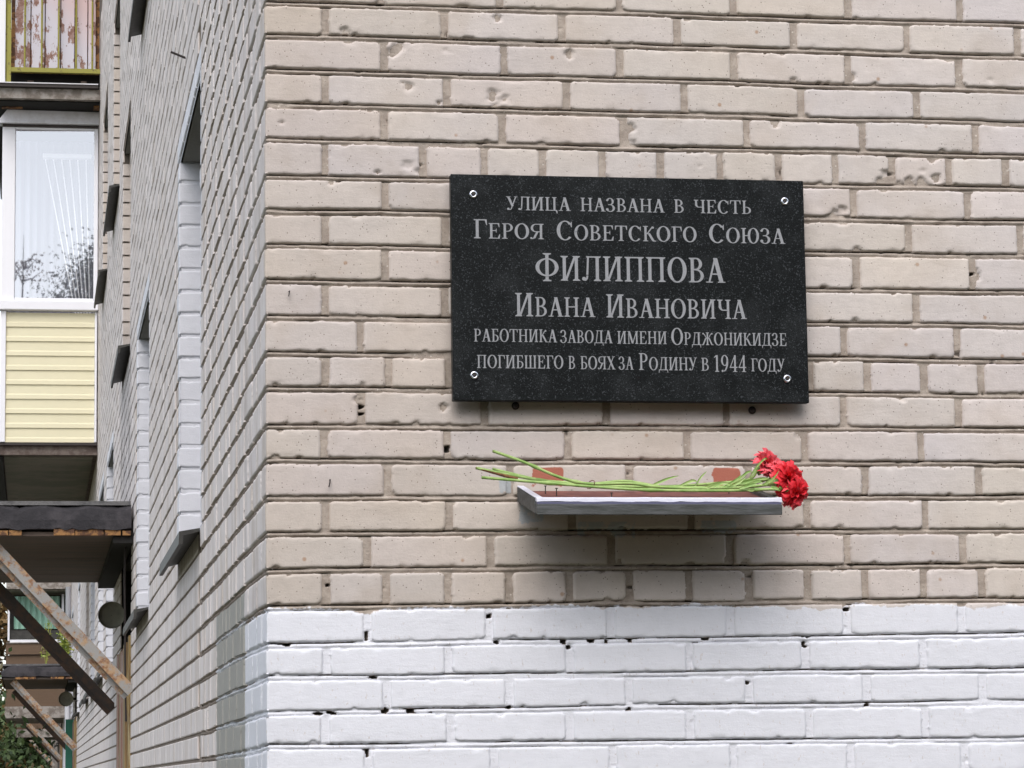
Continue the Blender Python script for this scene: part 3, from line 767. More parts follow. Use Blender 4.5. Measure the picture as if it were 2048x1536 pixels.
# ------------------------------------------------------------------ entrance canopies
def canopy(Y0, Y1, Xo, zs, big=True, dark_struts=True):
    rr = random.Random(int(Y0))
    # felt covered slab with uneven edges
    nx, ny = (26, 10) if big else (10, 4)
    V = []; F = []
    for i in range(nx + 1):
        x = -0.012 + (Xo + 0.012) * i / nx
        sagp = 0.008 * math.sin(i * 0.9 + Y0) + rr.uniform(-.005, .005)
        rr2 = 0.05 if i == nx else 0
        V += [(x, Y1, zs + .02), (x, Y1, zs + .155 - rr2), (x, Y0 + .02, zs + .150 + sagp - rr2), (x, Y0 - .012, zs + .128 + sagp - rr2), (x, Y0 - .02, zs + .075 - rr2 * .5), (x, Y0 - .018, zs + .030 + rr.uniform(-.007, .007)), (x, Y0 + .01, zs + .030)]
    n = 7
    for i in range(nx):
        for k in range(n - 1): F.append((i * n + k, (i + 1) * n + k, (i + 1) * n + k + 1, i * n + k + 1))
    F.append(tuple(range(n))); F.append(tuple(reversed([nx * n + k for k in range(n)])))
    c = mesh_obj('entrance_canopy', V, F, M_BITUMEN, B, smooth=False)
    MB().box(Xo + .01, -0.015, Y0 + .004, Y1 - .02, zs + .150, zs + .170).build('felt_top', M_FELT_LIGHT, c)
    m = MB(); x = Xo
    while x < -0.02:
        w = rr.uniform(.06, .16); 
        if rr.random() < .8: m.box(x, min(x + w, -.015), Y0 - .008 - rr.uniform(0, .008), Y0 + .012, zs + .001, zs + .028 + rr.uniform(-.006, .004))
        x += w + rr.uniform(.0, .02)
    m.build('rusty_edge', M_RUSTEDGE, c)
    ys = [Y0 + .012, Y0 + (Y1 - Y0) * .44, Y0 + (Y1 - Y0) * .78, Y1 - .02]
    for a, b in zip(ys[:-1], ys[1:]):
        MB().box(Xo + .02, -0.095, a + .008, b - .012, zs, zs + .02).build('soffit_board', M_SOFFIT, c)
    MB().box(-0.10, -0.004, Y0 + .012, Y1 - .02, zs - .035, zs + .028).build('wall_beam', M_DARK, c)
    for k, yy in enumerate((Y0 + .10, Y1 - .05)):
        mt = M_STRUT if (k == 0) else M_STRUTD
        s = MB()
        p0 = Vector((-0.004, yy, zs - .76)); p1 = Vector((Xo + .13, yy, zs - .005)); s.beam(p0, p1, 0.052, 0.006)
        t = (p1 - p0).normalized(); nrm = Vector((t.z, 0, -t.x))
        off = nrm * 0.027 * (-1)
        s.beam(p0 + off + Vector((0, .024, 0)), p1 + off + Vector((0, .024, 0)), 0.006, 0.050)
        # angle iron seen from its outer faces
        s.beam(p0 + Vector((0, -.024, 0)), p1 + Vector((0, -.024, 0)), 0.006, 0.052)
        s.build('strut', mt, c)
    return c
canopy(8.30, 11.75, -0.84, 2.80); canopy(26.70, 30.2, -0.83, 2.74, big=False); canopy(43.4, 46.9, -0.83, 2.75, big=False); canopy(60.5, 64, -0.83, 2.75, big=False)

# ------------------------------------------------------------------ glazed yellow balcony
def mk(name, mat, parent, *boxes, ch=0.0, label=None):
    m = MB()
    for b in boxes: m.box(*b, ch)
    o = m.build(name, mat, parent)
    if label: o['label'] = label
    return o
bal = MB().box(-0.80, -0.002, 16.78, 20.75, 4.135, 4.205)
b1 = bal.build('balcony', M_DCONC, B); b1['label'] = 'balcony closed in with pale yellow siding and a large white window'
mk('soffit_panel', M_PANEL, b1, (-0.72, -0.035, 16.86, 20.20, 4.118, 4.137)); mk('soffit_panel', M_PANEL, b1, (-0.72, -0.035, 20.24, 20.70, 4.118, 4.137)); mk('soffit_panel', M_DARK, b1, (-0.80, -0.73, 16.84, 20.7, 4.10, 4.134))
mk('drip_edge', M_IRON, b1, (-0.80, -0.004, 16.74, 16.80, 4.206, 4.226))
for k in range(10):
    z0 = 4.228 + k * 0.1135; z1 = min(z0 + 0.1135, 5.248)
    if z1 - z0 < 0.02: continue
    y = 16.75
    V = [(-0.712, y - .012, z0), (-0.028, y - .012, z0), (-0.712, y - .010, z0 + .03), (-0.028, y - .010, z0 + .03), (-0.712, y - .003, z0 + .042), (-0.028, y - .003, z0 + .042), (-0.712, y, z1 + .001), (-0.028, y, z1 + .001), (-0.712, y + .012, z0), (-0.028, y + .012, z0), (-0.712, y + .012, z1), (-0.028, y + .012, z1)]
    mesh_obj('siding_plank', V, [(0, 1, 3, 2), (2, 3, 5, 4), (4, 5, 7, 6), (0, 8, 9, 1), (8, 10, 11, 9), (6, 7, 11, 10), (0, 2, 4, 6, 10, 8), (1, 9, 11, 7, 5, 3)], M_SIDING, b1)
mk('corner_post', M_PVC, b1, (-0.755, -0.713, 16.725, 16.78, 4.228, 5.26), (-0.027, -0.010, 16.73, 16.78, 4.228, 5.26), ch=.003)
mk('outer_cladding', M_SIDING, b1, (-0.755, -0.735, 16.79, 20.70, 4.228, 5.25))
mk('window_ledge', M_PVC, b1, (-0.80, -0.002, 16.685, 16.78, 5.262, 5.335), ch=.006)
wf = mk('window', M_PVC, b1, (-0.752, -0.652, 16.72, 16.78, 5.337, 6.735), (-0.040, -0.008, 16.72, 16.78, 5.337, 6.735), (-0.650, -0.042, 16.72, 16.78, 5.337, 5.362), (-0.650, -0.042, 16.72, 16.78, 6.705, 6.735), ch=.003)
mesh_obj('pane', [(-0.652, 16.758, 5.355), (-0.040, 16.736, 5.355), (-0.040, 16.736, 6.71), (-0.652, 16.758, 6.71)], [(0, 1, 2, 3)], M_GLASS, wf)
mk('window_seal', M_IRON, wf, (-0.7515, -0.009, 16.70, 16.74, 6.722, 6.740))
wf2 = mk('window', M_PVC, b1, (-0.755, -0.70, 16.79, 16.86, 5.337, 6.76), (-0.755, -0.70, 18.2, 18.3, 5.337, 6.76), (-0.755, -0.70, 20.6, 20.7, 5.337, 6.76), (-0.755, -0.70, 16.87, 18.19, 5.337, 5.40), (-0.755, -0.70, 16.87, 18.19, 6.70, 6.76), (-0.755, -0.70, 18.31, 20.59, 5.337, 5.40), (-0.755, -0.70, 18.31, 20.59, 6.70, 6.76))
mesh_obj('pane', [(-0.73, 16.87, 5.40), (-0.73, 18.19, 5.40), (-0.73, 18.19, 6.70), (-0.73, 16.87, 6.70)], [(0, 3, 2, 1)], M_GLASS, wf2)
mesh_obj('pane', [(-0.73, 18.31, 5.40), (-0.73, 20.59, 5.40), (-0.73, 20.59, 6.70), (-0.73, 18.31, 6.70)], [(0, 3, 2, 1)], M_GLASS, wf2)
mk('rear_panel', M_SIDING, b1, (-0.73, -0.01, 20.70, 20.74, 4.21, 6.8))
V = [(-0.80, 16.66, 6.742), (-0.004, 16.66, 6.742), (-0.72, 16.675, 6.850), (-0.004, 16.675, 6.845), (-0.80, 16.80, 6.742), (-0.004, 16.80, 6.742)]
mesh_obj('roof_flashing', V, [(0, 1, 3, 2), (0, 4, 5, 1), (2, 3, 5, 4), (0, 2, 4), (1, 5, 3)], M_TIN, b1)

V = []; F = []
for i in range(60):
    x = -0.725 + i * (0.70 / 59); yy = 17.55 + .018 * math.sin(i * 1.15) + .01 * math.sin(i * 2.7)
    V += [(x, yy, 5.25), (x, yy - .01, 6.79)]
    if i: F.append((2 * i - 2, 2 * i, 2 * i + 1, 2 * i - 1))
mesh_obj('curtain', V, F, simple('added grey lilac curtain', (0.30, 0.30, 0.36), 0.9, scale=5, vscale=(5, 1, .4), var=.15), b1, smooth=True)  # added curtain; its lilac stands in for even sky reflection in the window
# clothes dryer hanging inside the glazed balcony
cd = empty('clothes_dryer', (-0.25, 17.25, 6.5), 'white ceiling clothes dryer with cords hanging behind the balcony window', 'clothes dryer')
MB().box(-0.44, -0.05, 17.2, 17.28, 6.585, 6.62, .004).build('bar', M_PVC, cd)
for k in range(6):
    x0 = -0.42 + k * 0.065
    MB().tube([(x0, 17.24, 6.585), (x0 * 0.30 - 0.025, 17.24, 5.22)], 0.0058, 6).build('cord', M_PVC, cd)

# ------------------------------------------------------------------ upper open balcony with yellow rails
b2 = MB().box(-0.81, -0.002, 16.36, 20.4, 6.870, 6.950).build('balcony', M_CONC, B); b2['label'] = 'upper balcony with yellow iron rails and peeling painted boards'
mk('slab_underside', M_DARK, b2, (-0.80, -0.004, 16.42, 20.3, 6.858, 6.868)); mk('rusty_lip', M_RUSTEDGE, b2, (-0.76, -0.60, 16.60, 16.66, 6.850, 6.857), (-0.05, -0.005, 16.5, 16.62, 6.846, 6.857))
mk('slab_flashing', M_IRON, b2, (-0.83, -0.02, 16.31, 16.40, 6.952, 6.975)); mk('flashing_lip', M_TIN, b2, (-0.82, -0.02, 16.30, 16.36, 6.977, 6.984))
mk('dark_gap_backing', M_DARK, b2, (-0.70, -0.004, 16.56, 16.66, 6.952, 7.15)); mk('kerb_block', M_DCONC, b2, (-0.565, -0.515, 16.50, 16.56, 7.0, 7.045), (-0.15, -0.105, 16.50, 16.56, 7.01, 7.05))  # dark backing fills the gap under the rail; its colour stands in for shade
mk('rail', M_YELLOW, b2, (-0.715, -0.004, 16.355, 16.395, 7.080, 7.115)); mk('rail', M_YELLOW, b2, (-0.72, -0.69, 16.35, 16.39, 6.99, 8.15)); mk('rail', M_YELLOW, b2, (-0.72, -0.004, 16.35, 16.39, 8.151, 8.19))
for x in (-0.585, -0.455, -0.325, -0.190, -0.065):
    MB().tube([(x, 16.375, 7.116), (x, 16.375, 8.15)], 0.0075, 8).build('rail_bar', M_YELLOW, b2)
xs = [-0.665, -0.54, -0.43, -0.31, -0.20, -0.10, -0.035]
for k, (a, b) in enumerate(zip(xs[:-1], xs[1:])):
    mk('peeling_board', M_PEEL, b2, (a + .004, b - .003, 16.43 + .008 * (k % 2), 16.46 + .008 * (k % 2), 7.125, 8.12), ch=.002)
mk('board_backing', M_RUSTEDGE, b2, (-0.69, -0.008, 16.475, 16.495, 7.10, 8.12))
for k in range(30): MB().box(-0.735, -0.715, 16.45 + k * .13, 16.47 + k * .13, 6.99, 8.15).build('rail_bar', M_YELLOW, b2)
mk('neighbour_post', M_PVC, b2, (-0.80, -0.735, 16.42, 16.48, 6.99, 7.9))

# ------------------------------------------------------------------ further balconies
for (Y, lb, full) in ((32.5, 'distant balcony with bare concrete edge above green curtained window', True), (49.0, 'furthest balcony along the side wall', False)):
    b3 = MB().box(-0.84, -0.004, Y, Y + 4.0, 4.115, 4.20).build('balcony', M_CONC, B); b3['label'] = lb
    mk('soffit_panel', M_PANEL, b3, (-0.80, -0.03, Y + .06, Y + 1.9, 4.095, 4.114)); mk('soffit_panel', M_PANEL, b3, (-0.80, -0.03, Y + 1.94, Y + 3.9, 4.095, 4.114))
    mk('parapet', M_CONC, b3, (-0.84, -0.78, Y, Y + 4.0, 4.205, 5.2), (-0.77, -0.01, Y, Y + .06, 4.205, 5.2))
    wz = MB()
    wz.box(-0.82, -0.795, Y + .4, Y + .45, 3.46, 4.07).box(-0.12, -0.09, Y + .4, Y + .45, 3.46, 4.07).box(-0.79, -0.125, Y + .4, Y + .45, 3.44, 3.475)
    w3 = wz.build('window', M_PVC, b3)
    V = []; F = []
    for i in range(40):
        x = -0.74 + i * (0.60 / 39); V += [(x, Y + .52 + .02 * math.sin(i * 1.3), 3.62), (x, Y + .52 + .02 * math.sin(i * 1.3 + .4), 4.05)]
        if i: F.append((2 * i - 2, 2 * i, 2 * i + 1, 2 * i - 1))
    mesh_obj('curtain', V, F, M_CURTAIN, w3, smooth=True)
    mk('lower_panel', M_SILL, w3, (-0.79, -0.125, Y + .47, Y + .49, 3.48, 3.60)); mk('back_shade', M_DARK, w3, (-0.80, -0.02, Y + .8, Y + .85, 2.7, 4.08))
    lp = MB().box(-0.84, -0.03, Y + .38, Y + .44, 3.28, 3.425).build('parapet', M_WOODP, b3)
    mk('parapet_cap', M_CONC, b3, (-0.84, -0.03, Y + .36, Y + .46, 3.426, 3.438)); mk('lower_wall', M_WOODP, b3, (-0.84, -0.03, Y + .42, Y + .5, 2.6, 3.27))
    mk('lower_slab', M_CONC, b3, (-0.85, -0.004, Y + .36, Y + 4, 2.45, 2.6))
for (y, x0) in ((38, -.5), (54, -.5), (70, -.5)):
    pass
mk('green_tarpaulin', M_GREENP, B, (-0.10, -0.006, 29.2, 29.26, 1.55, 2.35))
# white downpipes on the far side wall
for (y, r) in ((31.6, .035), (33.6, .035)):
    MB().tube([(-0.05, y, 0.05), (-0.05, y, 4.08)], r, 10).build('downpipe', M_PVC, B, smooth=True)
# dark cable run beside the first doorway
MB().tube([(-0.03, 8.55, 2.95), (-0.035, 8.6, 2.6), (-0.03, 8.62, 2.2), (-0.025, 8.6, 1.9)], .006, 6).build('cable', M_IRON, B)

# ------------------------------------------------------------------ wall lamps
def wall_lamp(Y, Z, X, r, lab):
    t = empty('wall_lamp', (X, Y, Z), lab, 'lamp', 'round lamps beside the entrances')
    MB().lathe([(0.10, .012), (0.10, r * .35), (0.06, r * .62), (0.0, r * .97), (-0.012, r), (-0.012, r * .93), (0.0, r * .90), (0.004, r * .6), (0.006, .002)], (X, Y, Z), (0, 1, 0), 28).build('lamp_shade', M_LAMP, t, smooth=True)
    MB().tube([(X, Y + .09, Z), (X + .5 * (0 - X), Y + .13, Z + .005), (0.0, Y + .13, Z + .005)], .014, 8).build('bracket', M_IRON, t)
    return t
M_LAMP = simple('olive grey enamel', (0.26, 0.25, 0.19), 0.7, scale=14, col2=(0.20, 0.19, 0.15))
wall_lamp(9.5, 2.478, -0.075, 0.072, 'round olive-grey lamp under the nearest entrance canopy')
wall_lamp(27.6, 2.545, -0.115, 0.085, 'small round lamp under the second, farther entrance canopy')

# ------------------------------------------------------------------ plaque
def slab_bevel(x0, x1, y0, y1, z0, z1, ch): return MB().box(x0, x1, y0, y1, z0, z1, ch)
PY = -0.045
plq = empty('memorial_plaque', (0.78, -0.02, 2.638), 'black granite memorial plaque with grey engraved lettering on the brick wall', 'plaque')
slab_bevel(0.3925, 1.1700, PY, -0.022, 2.3935, 2.8825, 0.0015).build('granite_slab', M_GRANITE, plq)
for (x, z) in ((0.4409, 2.8386), (1.1265, 2.8359), (0.4383, 2.4476), (1.1216, 2.4458)):
    s = MB().lathe([(0, .0093), (.0025, .0091), (.0045, .0078), (.0052, .0060), (.0046, .0046), (.0020, .0038), (.0010, .0008)], (x, PY, z), (0, -1, 0), 20).build('screw', M_STEEL, plq, smooth=True)
    MB().lathe([(.0, .0034), (.0024, .0030), (.0030, .0006)], (x, PY - .001, z), (0, -1, 0), 6).build('screw_recess', M_IRON, s)
    MB().tube([(x, PY + .02, z), (x, 0.02, z)], .004, 6).build('bolt', M_IRON, plq)
for (x, z) in ((0.533, 2.388), (1.053, 2.382)):
    m = MB()
    m.lathe([(-.02, .0050), (.006, .0050), (.008, .0035), (.008, .0005)], (x, -0.004, z), (0, -1, 0), 12)
    m.lathe([(0, .0085), (.003, .0085), (.004, .0050)], (x, -0.002, z), (0, -1, 0), 12)
    m.build('anchor_bolt', M_IRON, plq)

# serif capitals drawn as strokes in a unit-height box
ST, HR, SF = 0.122, 0.055, 0.042
def rect(x0, x1, y0, y1): return [[(x0, y0), (x1, y0), (x1, y1), (x0, y1)]]
def ln(xa, ya, xb, yb, w): return [[(xa - w / 2, ya), (xa + w / 2, ya), (xb + w / 2, yb), (xb - w / 2, yb)]]
def stem(x, y0=0, y1=1, w=ST, sb=True, st=True, hw=.14):
    o = rect(x - w / 2, x + w / 2, y0, y1)
    if sb: o += [[(x - hw, y0), (x + hw, y0), (x + hw, y0 + SF * .8), (x + w / 2, y0 + SF * 1.9), (x - w / 2, y0 + SF * 1.9), (x - hw, y0 + SF * .8)]]
    if st: o += [[(x - hw, y1), (x - hw, y1 - SF * .8), (x - w / 2, y1 - SF * 1.9), (x + w / 2, y1 - SF * 1.9), (x + hw, y1 - SF * .8), (x + hw, y1)]]
    return o
def arc(cx, cy, rx, ry, a0, a1, w=ST, h=HR, n=22):
    o = []
    irx, iry = rx - w, ry - h
    for i in range(n):
        t0 = math.radians(a0 + (a1 - a0) * i / n); t1 = math.radians(a0 + (a1 - a0) * (i + 1) / n)
        o.append([(cx + irx * math.cos(t0), cy + iry * math.sin(t0)), (cx + rx * math.cos(t0), cy + ry * math.sin(t0)), (cx + rx * math.cos(t1), cy + ry * math.sin(t1)), (cx + irx * math.cos(t1), cy + iry * math.sin(t1))])
    return o
def ball(cx, cy, r): return [[(cx + r * math.cos(math.radians(a)), cy + r * math.sin(math.radians(a))) for a in range(0, 360, 30)]]
def tick(x, y, dx, dy): return [[(x, y), (x, y + dy), (x + dx, y + dy * .0)]]
def bowl(x, cy, rx, ry, lx, w=ST): return arc(x, cy, rx, ry, -90, 90, w, HR) + rect(lx, x, cy + ry - HR, cy + ry) + rect(lx, x, cy - ry, cy - ry + HR)
G = {}
G['Н'] = (stem(.17) + stem(.63) + rect(.2, .6, .48, .54), .80)
G['И'] = (stem(.17) + stem(.63) + ln(.24, .06, .56, .94, .09), .80)
G['П'] = (stem(.17) + stem(.63) + rect(.1, .7, 1 - HR, 1), .80)
G['Л'] = (stem(.60) + rect(.18, .6, 1 - HR, 1) + ln(.25, 1, .215, .25, .075) + arc(.125, .22, .125, .22, 0, -110, .07, .06) + ball(.085, .085, .078) , .76)
G['А'] = (ln(.13, .02, .37, 1, .075) + ln(.60, .02, .37, 1, .16) + rect(.2, .52, .32, .32 + HR) + rect(.0, .26, 0, SF) + rect(.46, .75, 0, SF), .74)
G['Ц'] = (stem(.17, sb=False) + stem(.60, sb=False) + rect(.05, .76, 0, HR) + [[(.68, 0), (.78, 0), (.79, -.2), (.74, -.2)]], .82)
G['З'] = (arc(.26, .755, .24, .265, 150, -90, .125, HR) + arc(.27, .26, .29, .28, 90, -150, .14, HR) + rect(.15, .28, .485, .545) + ball(.09, .84, .072) + ball(.085, .17, .085), .60)
G['В'] = (stem(.17, hw=.13) + bowl(.30, .75, .25, .25, .17) + bowl(.31, .27, .30, .27, .17), .66)
G['Ч'] = (stem(.58) + stem(.17, .62, 1, sb=False) + arc(.335, .66, .235, .24, 180, 270, .14, HR) + rect(.33, .58, .42, .48), .74)
G['Е'] = (stem(.17, hw=.13) + rect(.17, .58, 1 - HR, 1) + rect(.17, .60, 0, HR) + rect(.17, .44, .49, .49 + HR) + [[(.50, 1 - HR), (.58, 1), (.59, .74), (.56, .74)], [(.50, HR), (.60, 0), (.62, .28), (.585, .28)], [(.40, .42), (.44, .38), (.44, .66), (.40, .62)]], .66)
G['С'] = (arc(.39, .5, .36, .52, 40, 318, .15, HR, 30) + [[(.60, .86), (.685, .98), (.685, .68), (.65, .68)]], .74)
G['Т'] = (stem(.34, st=False) + rect(.04, .64, 1 - HR, 1) + [[(.02, 1), (.10, 1 - HR), (.045, .72), (.015, .72)], [(.66, 1), (.58, 1 - HR), (.635, .72), (.665, .72)]], .68)
G['Ь'] = (stem(.17, hw=.13) + bowl(.30, .27, .29, .27, .17), .62)
G['Г'] = (stem(.17, st=False) + rect(.03, .56, 1 - HR, 1) + [[(.48, 1 - HR), (.56, 1), (.58, .70), (.545, .70)]], .58)
G['Р'] = (stem(.17, hw=.14) + bowl(.31, .73, .27, .27, .17), .62)
G['О'] = (arc(.39, .5, .37, .52, 0, 360, .15, HR, 36), .78)
G['Я'] = (stem(.56) + [[(2 * .365 - x, y) for (x, y) in p][::-1] for p in bowl(.43, .73, .26, .27, .17)] + ln(.38, .48, .20, .05, .12) + arc(.10, .10, .12, .10, -5, -130, .06, .05, 6) + ball(.06, .075, .06), .72)
G['К'] = (stem(.17) + ln(.24, .46, .50, .88, .075) + ball(.555, .90, .075) + ln(.34, .55, .60, .03, .14) + rect(.56, .74, 0, SF * 1.3) + rect(.2, .3, .48, .54), .72)
G['Ю'] = (stem(.17) + rect(.2, .45, .47, .53) + arc(.70, .5, .31, .52, 0, 360, .14, HR, 32), 1.04)
G['Ф'] = (stem(.46, -.03, 1.10, hw=.16) + arc(.46, .53, .44, .37, 0, 360, .145, HR, 36), .92)
G['Б'] = (stem(.17, hw=.13) + rect(.17, .53, 1 - HR, 1) + [[(.45, 1 - HR), (.53, 1), (.545, .75), (.515, .75)]] + bowl(.30, .28, .29, .28, .17), .62)
G['Д'] = (rect(.53, .67, 0, 1) + rect(.20, .74, 1 - HR, 1) + ln(.30, 1, .17, .03, .07) + rect(.03, .77, 0, HR) + [[(.02, HR), (.10, HR), (.06, -.20), (.02, -.20)], [(.70, HR), (.78, HR), (.78, -.20), (.74, -.20)]], .80)
G['М'] = (stem(.15, w=.07, hw=.11) + stem(.80, hw=.13) + ln(.17, 1, .46, .03, .15) + ln(.79, 1, .46, .03, .07), .96)
G['Ж'] = (stem(.50) + ln(.44, .50, .22, .88, .075) + ball(.14, .90, .07) + ln(.56, .50, .78, .88, .075) + ball(.86, .90, .07) + ln(.36, .55, .14, .03, .12) + ln(.64, .55, .86, .03, .12) + rect(.0, .2, 0, SF * 1.2) + rect(.8, 1.0, 0, SF * 1.2), 1.0)
G['Х'] = (ln(.13, 1, .58, 0, .16) + ln(.56, 1, .14, 0, .07) + rect(.0, .27, 1 - SF, 1) + rect(.44, .68, 1 - SF, 1) + rect(.02, .26, 0, SF) + rect(.44, .72, 0, SF), .72)
G['Ш'] = (stem(.16, sb=False, hw=.12) + stem(.50, sb=False, hw=.12) + stem(.84, sb=False, hw=.12) + rect(.05, .95, 0, HR), 1.0)
G['У'] = (ln(.13, 1, .39, .30, .15) + ln(.60, 1, .33, .16, .07) + arc(.20, .16, .16, .16, 5, -120, .06, .06, 8) + ball(.13, .085, .08) + rect(.0, .27, 1 - SF, 1) + rect(.48, .70, 1 - SF, 1), .70)
G['1'] = (stem(.28, st=False, w=.12) + [[(.22, 1), (.08, .86), (.09, .83), (.22, .90)]], .50)
G['9'] = (arc(.28, .68, .25, .33, 0, 360, .12, HR, 28) + arc(.13, .62, .40, .64, 5, -72, .11, .06, 14) + ball(.13, .055, .07), .56)
G['4'] = (rect(.34, .46, 0, 1) + ln(.07, .28, .40, 1.0, .06) + rect(.03, .56, .24, .31) + rect(.25, .55, 0, SF), .58)
LINES = [
 (2.8061, 2.8063, .0295, .0295, [('УЛИЦА', 0.5119, 0.6524, 0), ('НАЗВАНА', 0.6731, 0.859, 0), ('В', 0.8788, 0.9031, 0), ('ЧЕСТЬ', 0.923, 1.052, 0)]),
 (2.7435, 2.7414, .0415, .0335, [('ГЕРОЯ', 0.4397, 0.5936, 1), ('СОВЕТСКОГО', 0.6197, 0.9294, 1), ('СОЮЗА', 0.9548, 1.1252, 1)]),
 (2.6540, 2.6540, .0540, .0540, [('ФИЛИППОВА', 0.5726, 0.9894, 0)]),
 (2.5759, 2.5748, .0505, .0420, [('ИВАНА', 0.5271, 0.7019, 1), ('ИВАНОВИЧА', 0.7248, 1.0351, 1)]),
 (2.5206, 2.5167, .0365, .0275, [('РАБОТНИКА', 0.4381, 0.6183, 0), ('ЗАВОДА', 0.6248, 0.739, 0), ('ИМЕНИ', 0.7488, 0.8583, 0), ('ОРДЖОНИКИДЗЕ', 0.867, 1.1235, 1)]),
 (2.4638, 2.4610, .0365, .0280, [('ПОГИБШЕГО', 0.4438, 0.6315, 0), ('В', 0.6412, 0.6575, 0), ('БОЯХ', 0.6673, 0.7445, 0), ('ЗА', 0.751, 0.7838, 0), ('РОДИНУ', 0.7947, 0.923, 1), ('В', 0.9318, 0.9505, 0), ('1944', 0.9582, 1.0322, 2), ('ГОДУ', 1.0421, 1.1175, 0)])]
for (za, zb, HB, HS, words) in LINES:
    lay = 0
    xa, xb = words[0][1], words[-1][2]
    for (t, x0, x1, fl) in words:
        V = []; F = []
        hs_ = [HB if (fl == 2 or (fl == 1 and i == 0)) else HS for i in range(len(t))]
        gap = 0.03
        tot = sum((G[c][1] + gap) * h for c, h in zip(t, hs_)) - gap * hs_[-1]
        k = (x1 - x0) / tot; x = x0
        zz = za + (zb - za) * ((x0 + x1) / 2 - xa) / max(xb - xa, .1)
        if fl == 2: zz -= 0.002
        for c, h in zip(t, hs_):
            polys, adv = G[c]
            for p_ in polys:
                n0 = len(V); lay = (lay + 1) % 40
                y = PY - 0.0005 - 0.000035 * lay
                pp = [(x + px * h * k, y, zz + pz * h) for (px, pz) in p_]
                V += pp; a = sum(pp[i][0] * pp[(i + 1) % len(pp)][2] - pp[(i + 1) % len(pp)][0] * pp[i][2] for i in range(len(pp)))
                idx = list(range(n0, n0 + len(pp))); F.append(tuple(idx if a > 0 else idx[::-1]))
            x += (adv + gap) * h * k
        mesh_obj('engraved_word', V, F, M_LETTER, plq)

# ------------------------------------------------------------------ shelf under the plaque
sh = empty('flower_shelf', (0.79, 0, 2.2), 'small silver-grey metal shelf with red-brown top below the plaque', 'shelf')
th = math.atan2(0.049, 0.24); ca, sa = math.cos(th), math.sin(th)
def tray(pts):  # local (x, depth out from wall, height) -> world
    return [(x, -(d * ca) + h * -sa * 0 - 0.004 + h * sa * 0, 2.2085 - d * sa + h * ca) for (x, d, h) in pts]
def tbox(name, mat, x0, x1, d0, d1, h0, h1, ch=0.0015):
    m = MB().box(x0, x1, d0, d1, h0, h1, ch)
    pts = tray(m.V); return mesh_obj(name, pts, [f[::-1] for f in m.F], mat, sh)
X0s, X1s = 0.535, 1.052
tbox('tray_board', M_TRAY, X0s + .012, X1s - .012, 0.002, 0.232, -0.014, -0.003, 0)
tbox('front_rail', M_RAIL, X0s, X1s, 0.228, 0.245, -0.0275, -0.0045)
tbox('rail_groove', M_RAILDK, X0s + .001, X1s - .001, 0.229, 0.2440, -0.0045, -0.0002, 0)
def wavy_strip(name, mat, d0, d1, h0, h1, seed, amp):
    n = 60; V = []; F = []
    for i in range(n + 1):
        x = X0s + (X1s - X0s) * i / n; w = amp * float(vn(x * 55, seed, 3)); w2 = amp * .5 * float(vn(x * 90, seed + 9, 3))
        V += [(x, d0, h0), (x, d1 + w2 * .6, h0 + w * .8), (x, d1 - .0008 + w2 * .6, h1 - .002 + w2), (x, d1 - .0035, h1 + w2), (x, d0, h1 - .001)]
        if i:
            b = 5 * i
            for k in range(4): F.append((b - 5 + k, b - 5 + k + 1, b + k + 1, b + k))
    F.append((0, 1, 2, 3, 4)); F.append((5 * n + 4, 5 * n + 3, 5 * n + 2, 5 * n + 1, 5 * n))
    return mesh_obj(name, tray(V), F, mat, sh)
wavy_strip('rail_cap', M_RAILTOP, 0.2275, 0.2432, 0.0002, 0.0088, 4.0, .0016)
tbox('side_cap', M_RAILTOP, X0s - .0015, X0s + .0142, 0.0, 0.2262, 0.0062, 0.0085)
tbox('side_rail', M_RAIL, X0s - .001, X0s + .014, 0.0, 0.2265, -0.0275, 0.006)
tbox('side_rail', M_RAIL, X1s - .014, X1s + .001, 0.0, 0.2265, -0.0275, 0.006)
for x in (0.66, 0.995):
    tbox('bracket', M_RAIL, x - .011, x + .011, 0.0, 0.225, -0.021, -0.015, 0)
for (x, d) in ((0.585, .06), (0.60, .11), (0.70, .20), (0.985, .05)):
    m = MB().tube([(x, 0, 0), (x, 0, .016)], .0012, 6); m.lathe([(.016, .003), (.0175, .003), (.0175, .0003)], (x, 0, 0), (0, 0, 1), 8)
    q = tray([(x, d, -.003)])[0]
    mesh_obj('nail', [(v[0], v[1] + q[1], v[2] + q[2]) for v in m.V], m.F, M_IRON, sh)

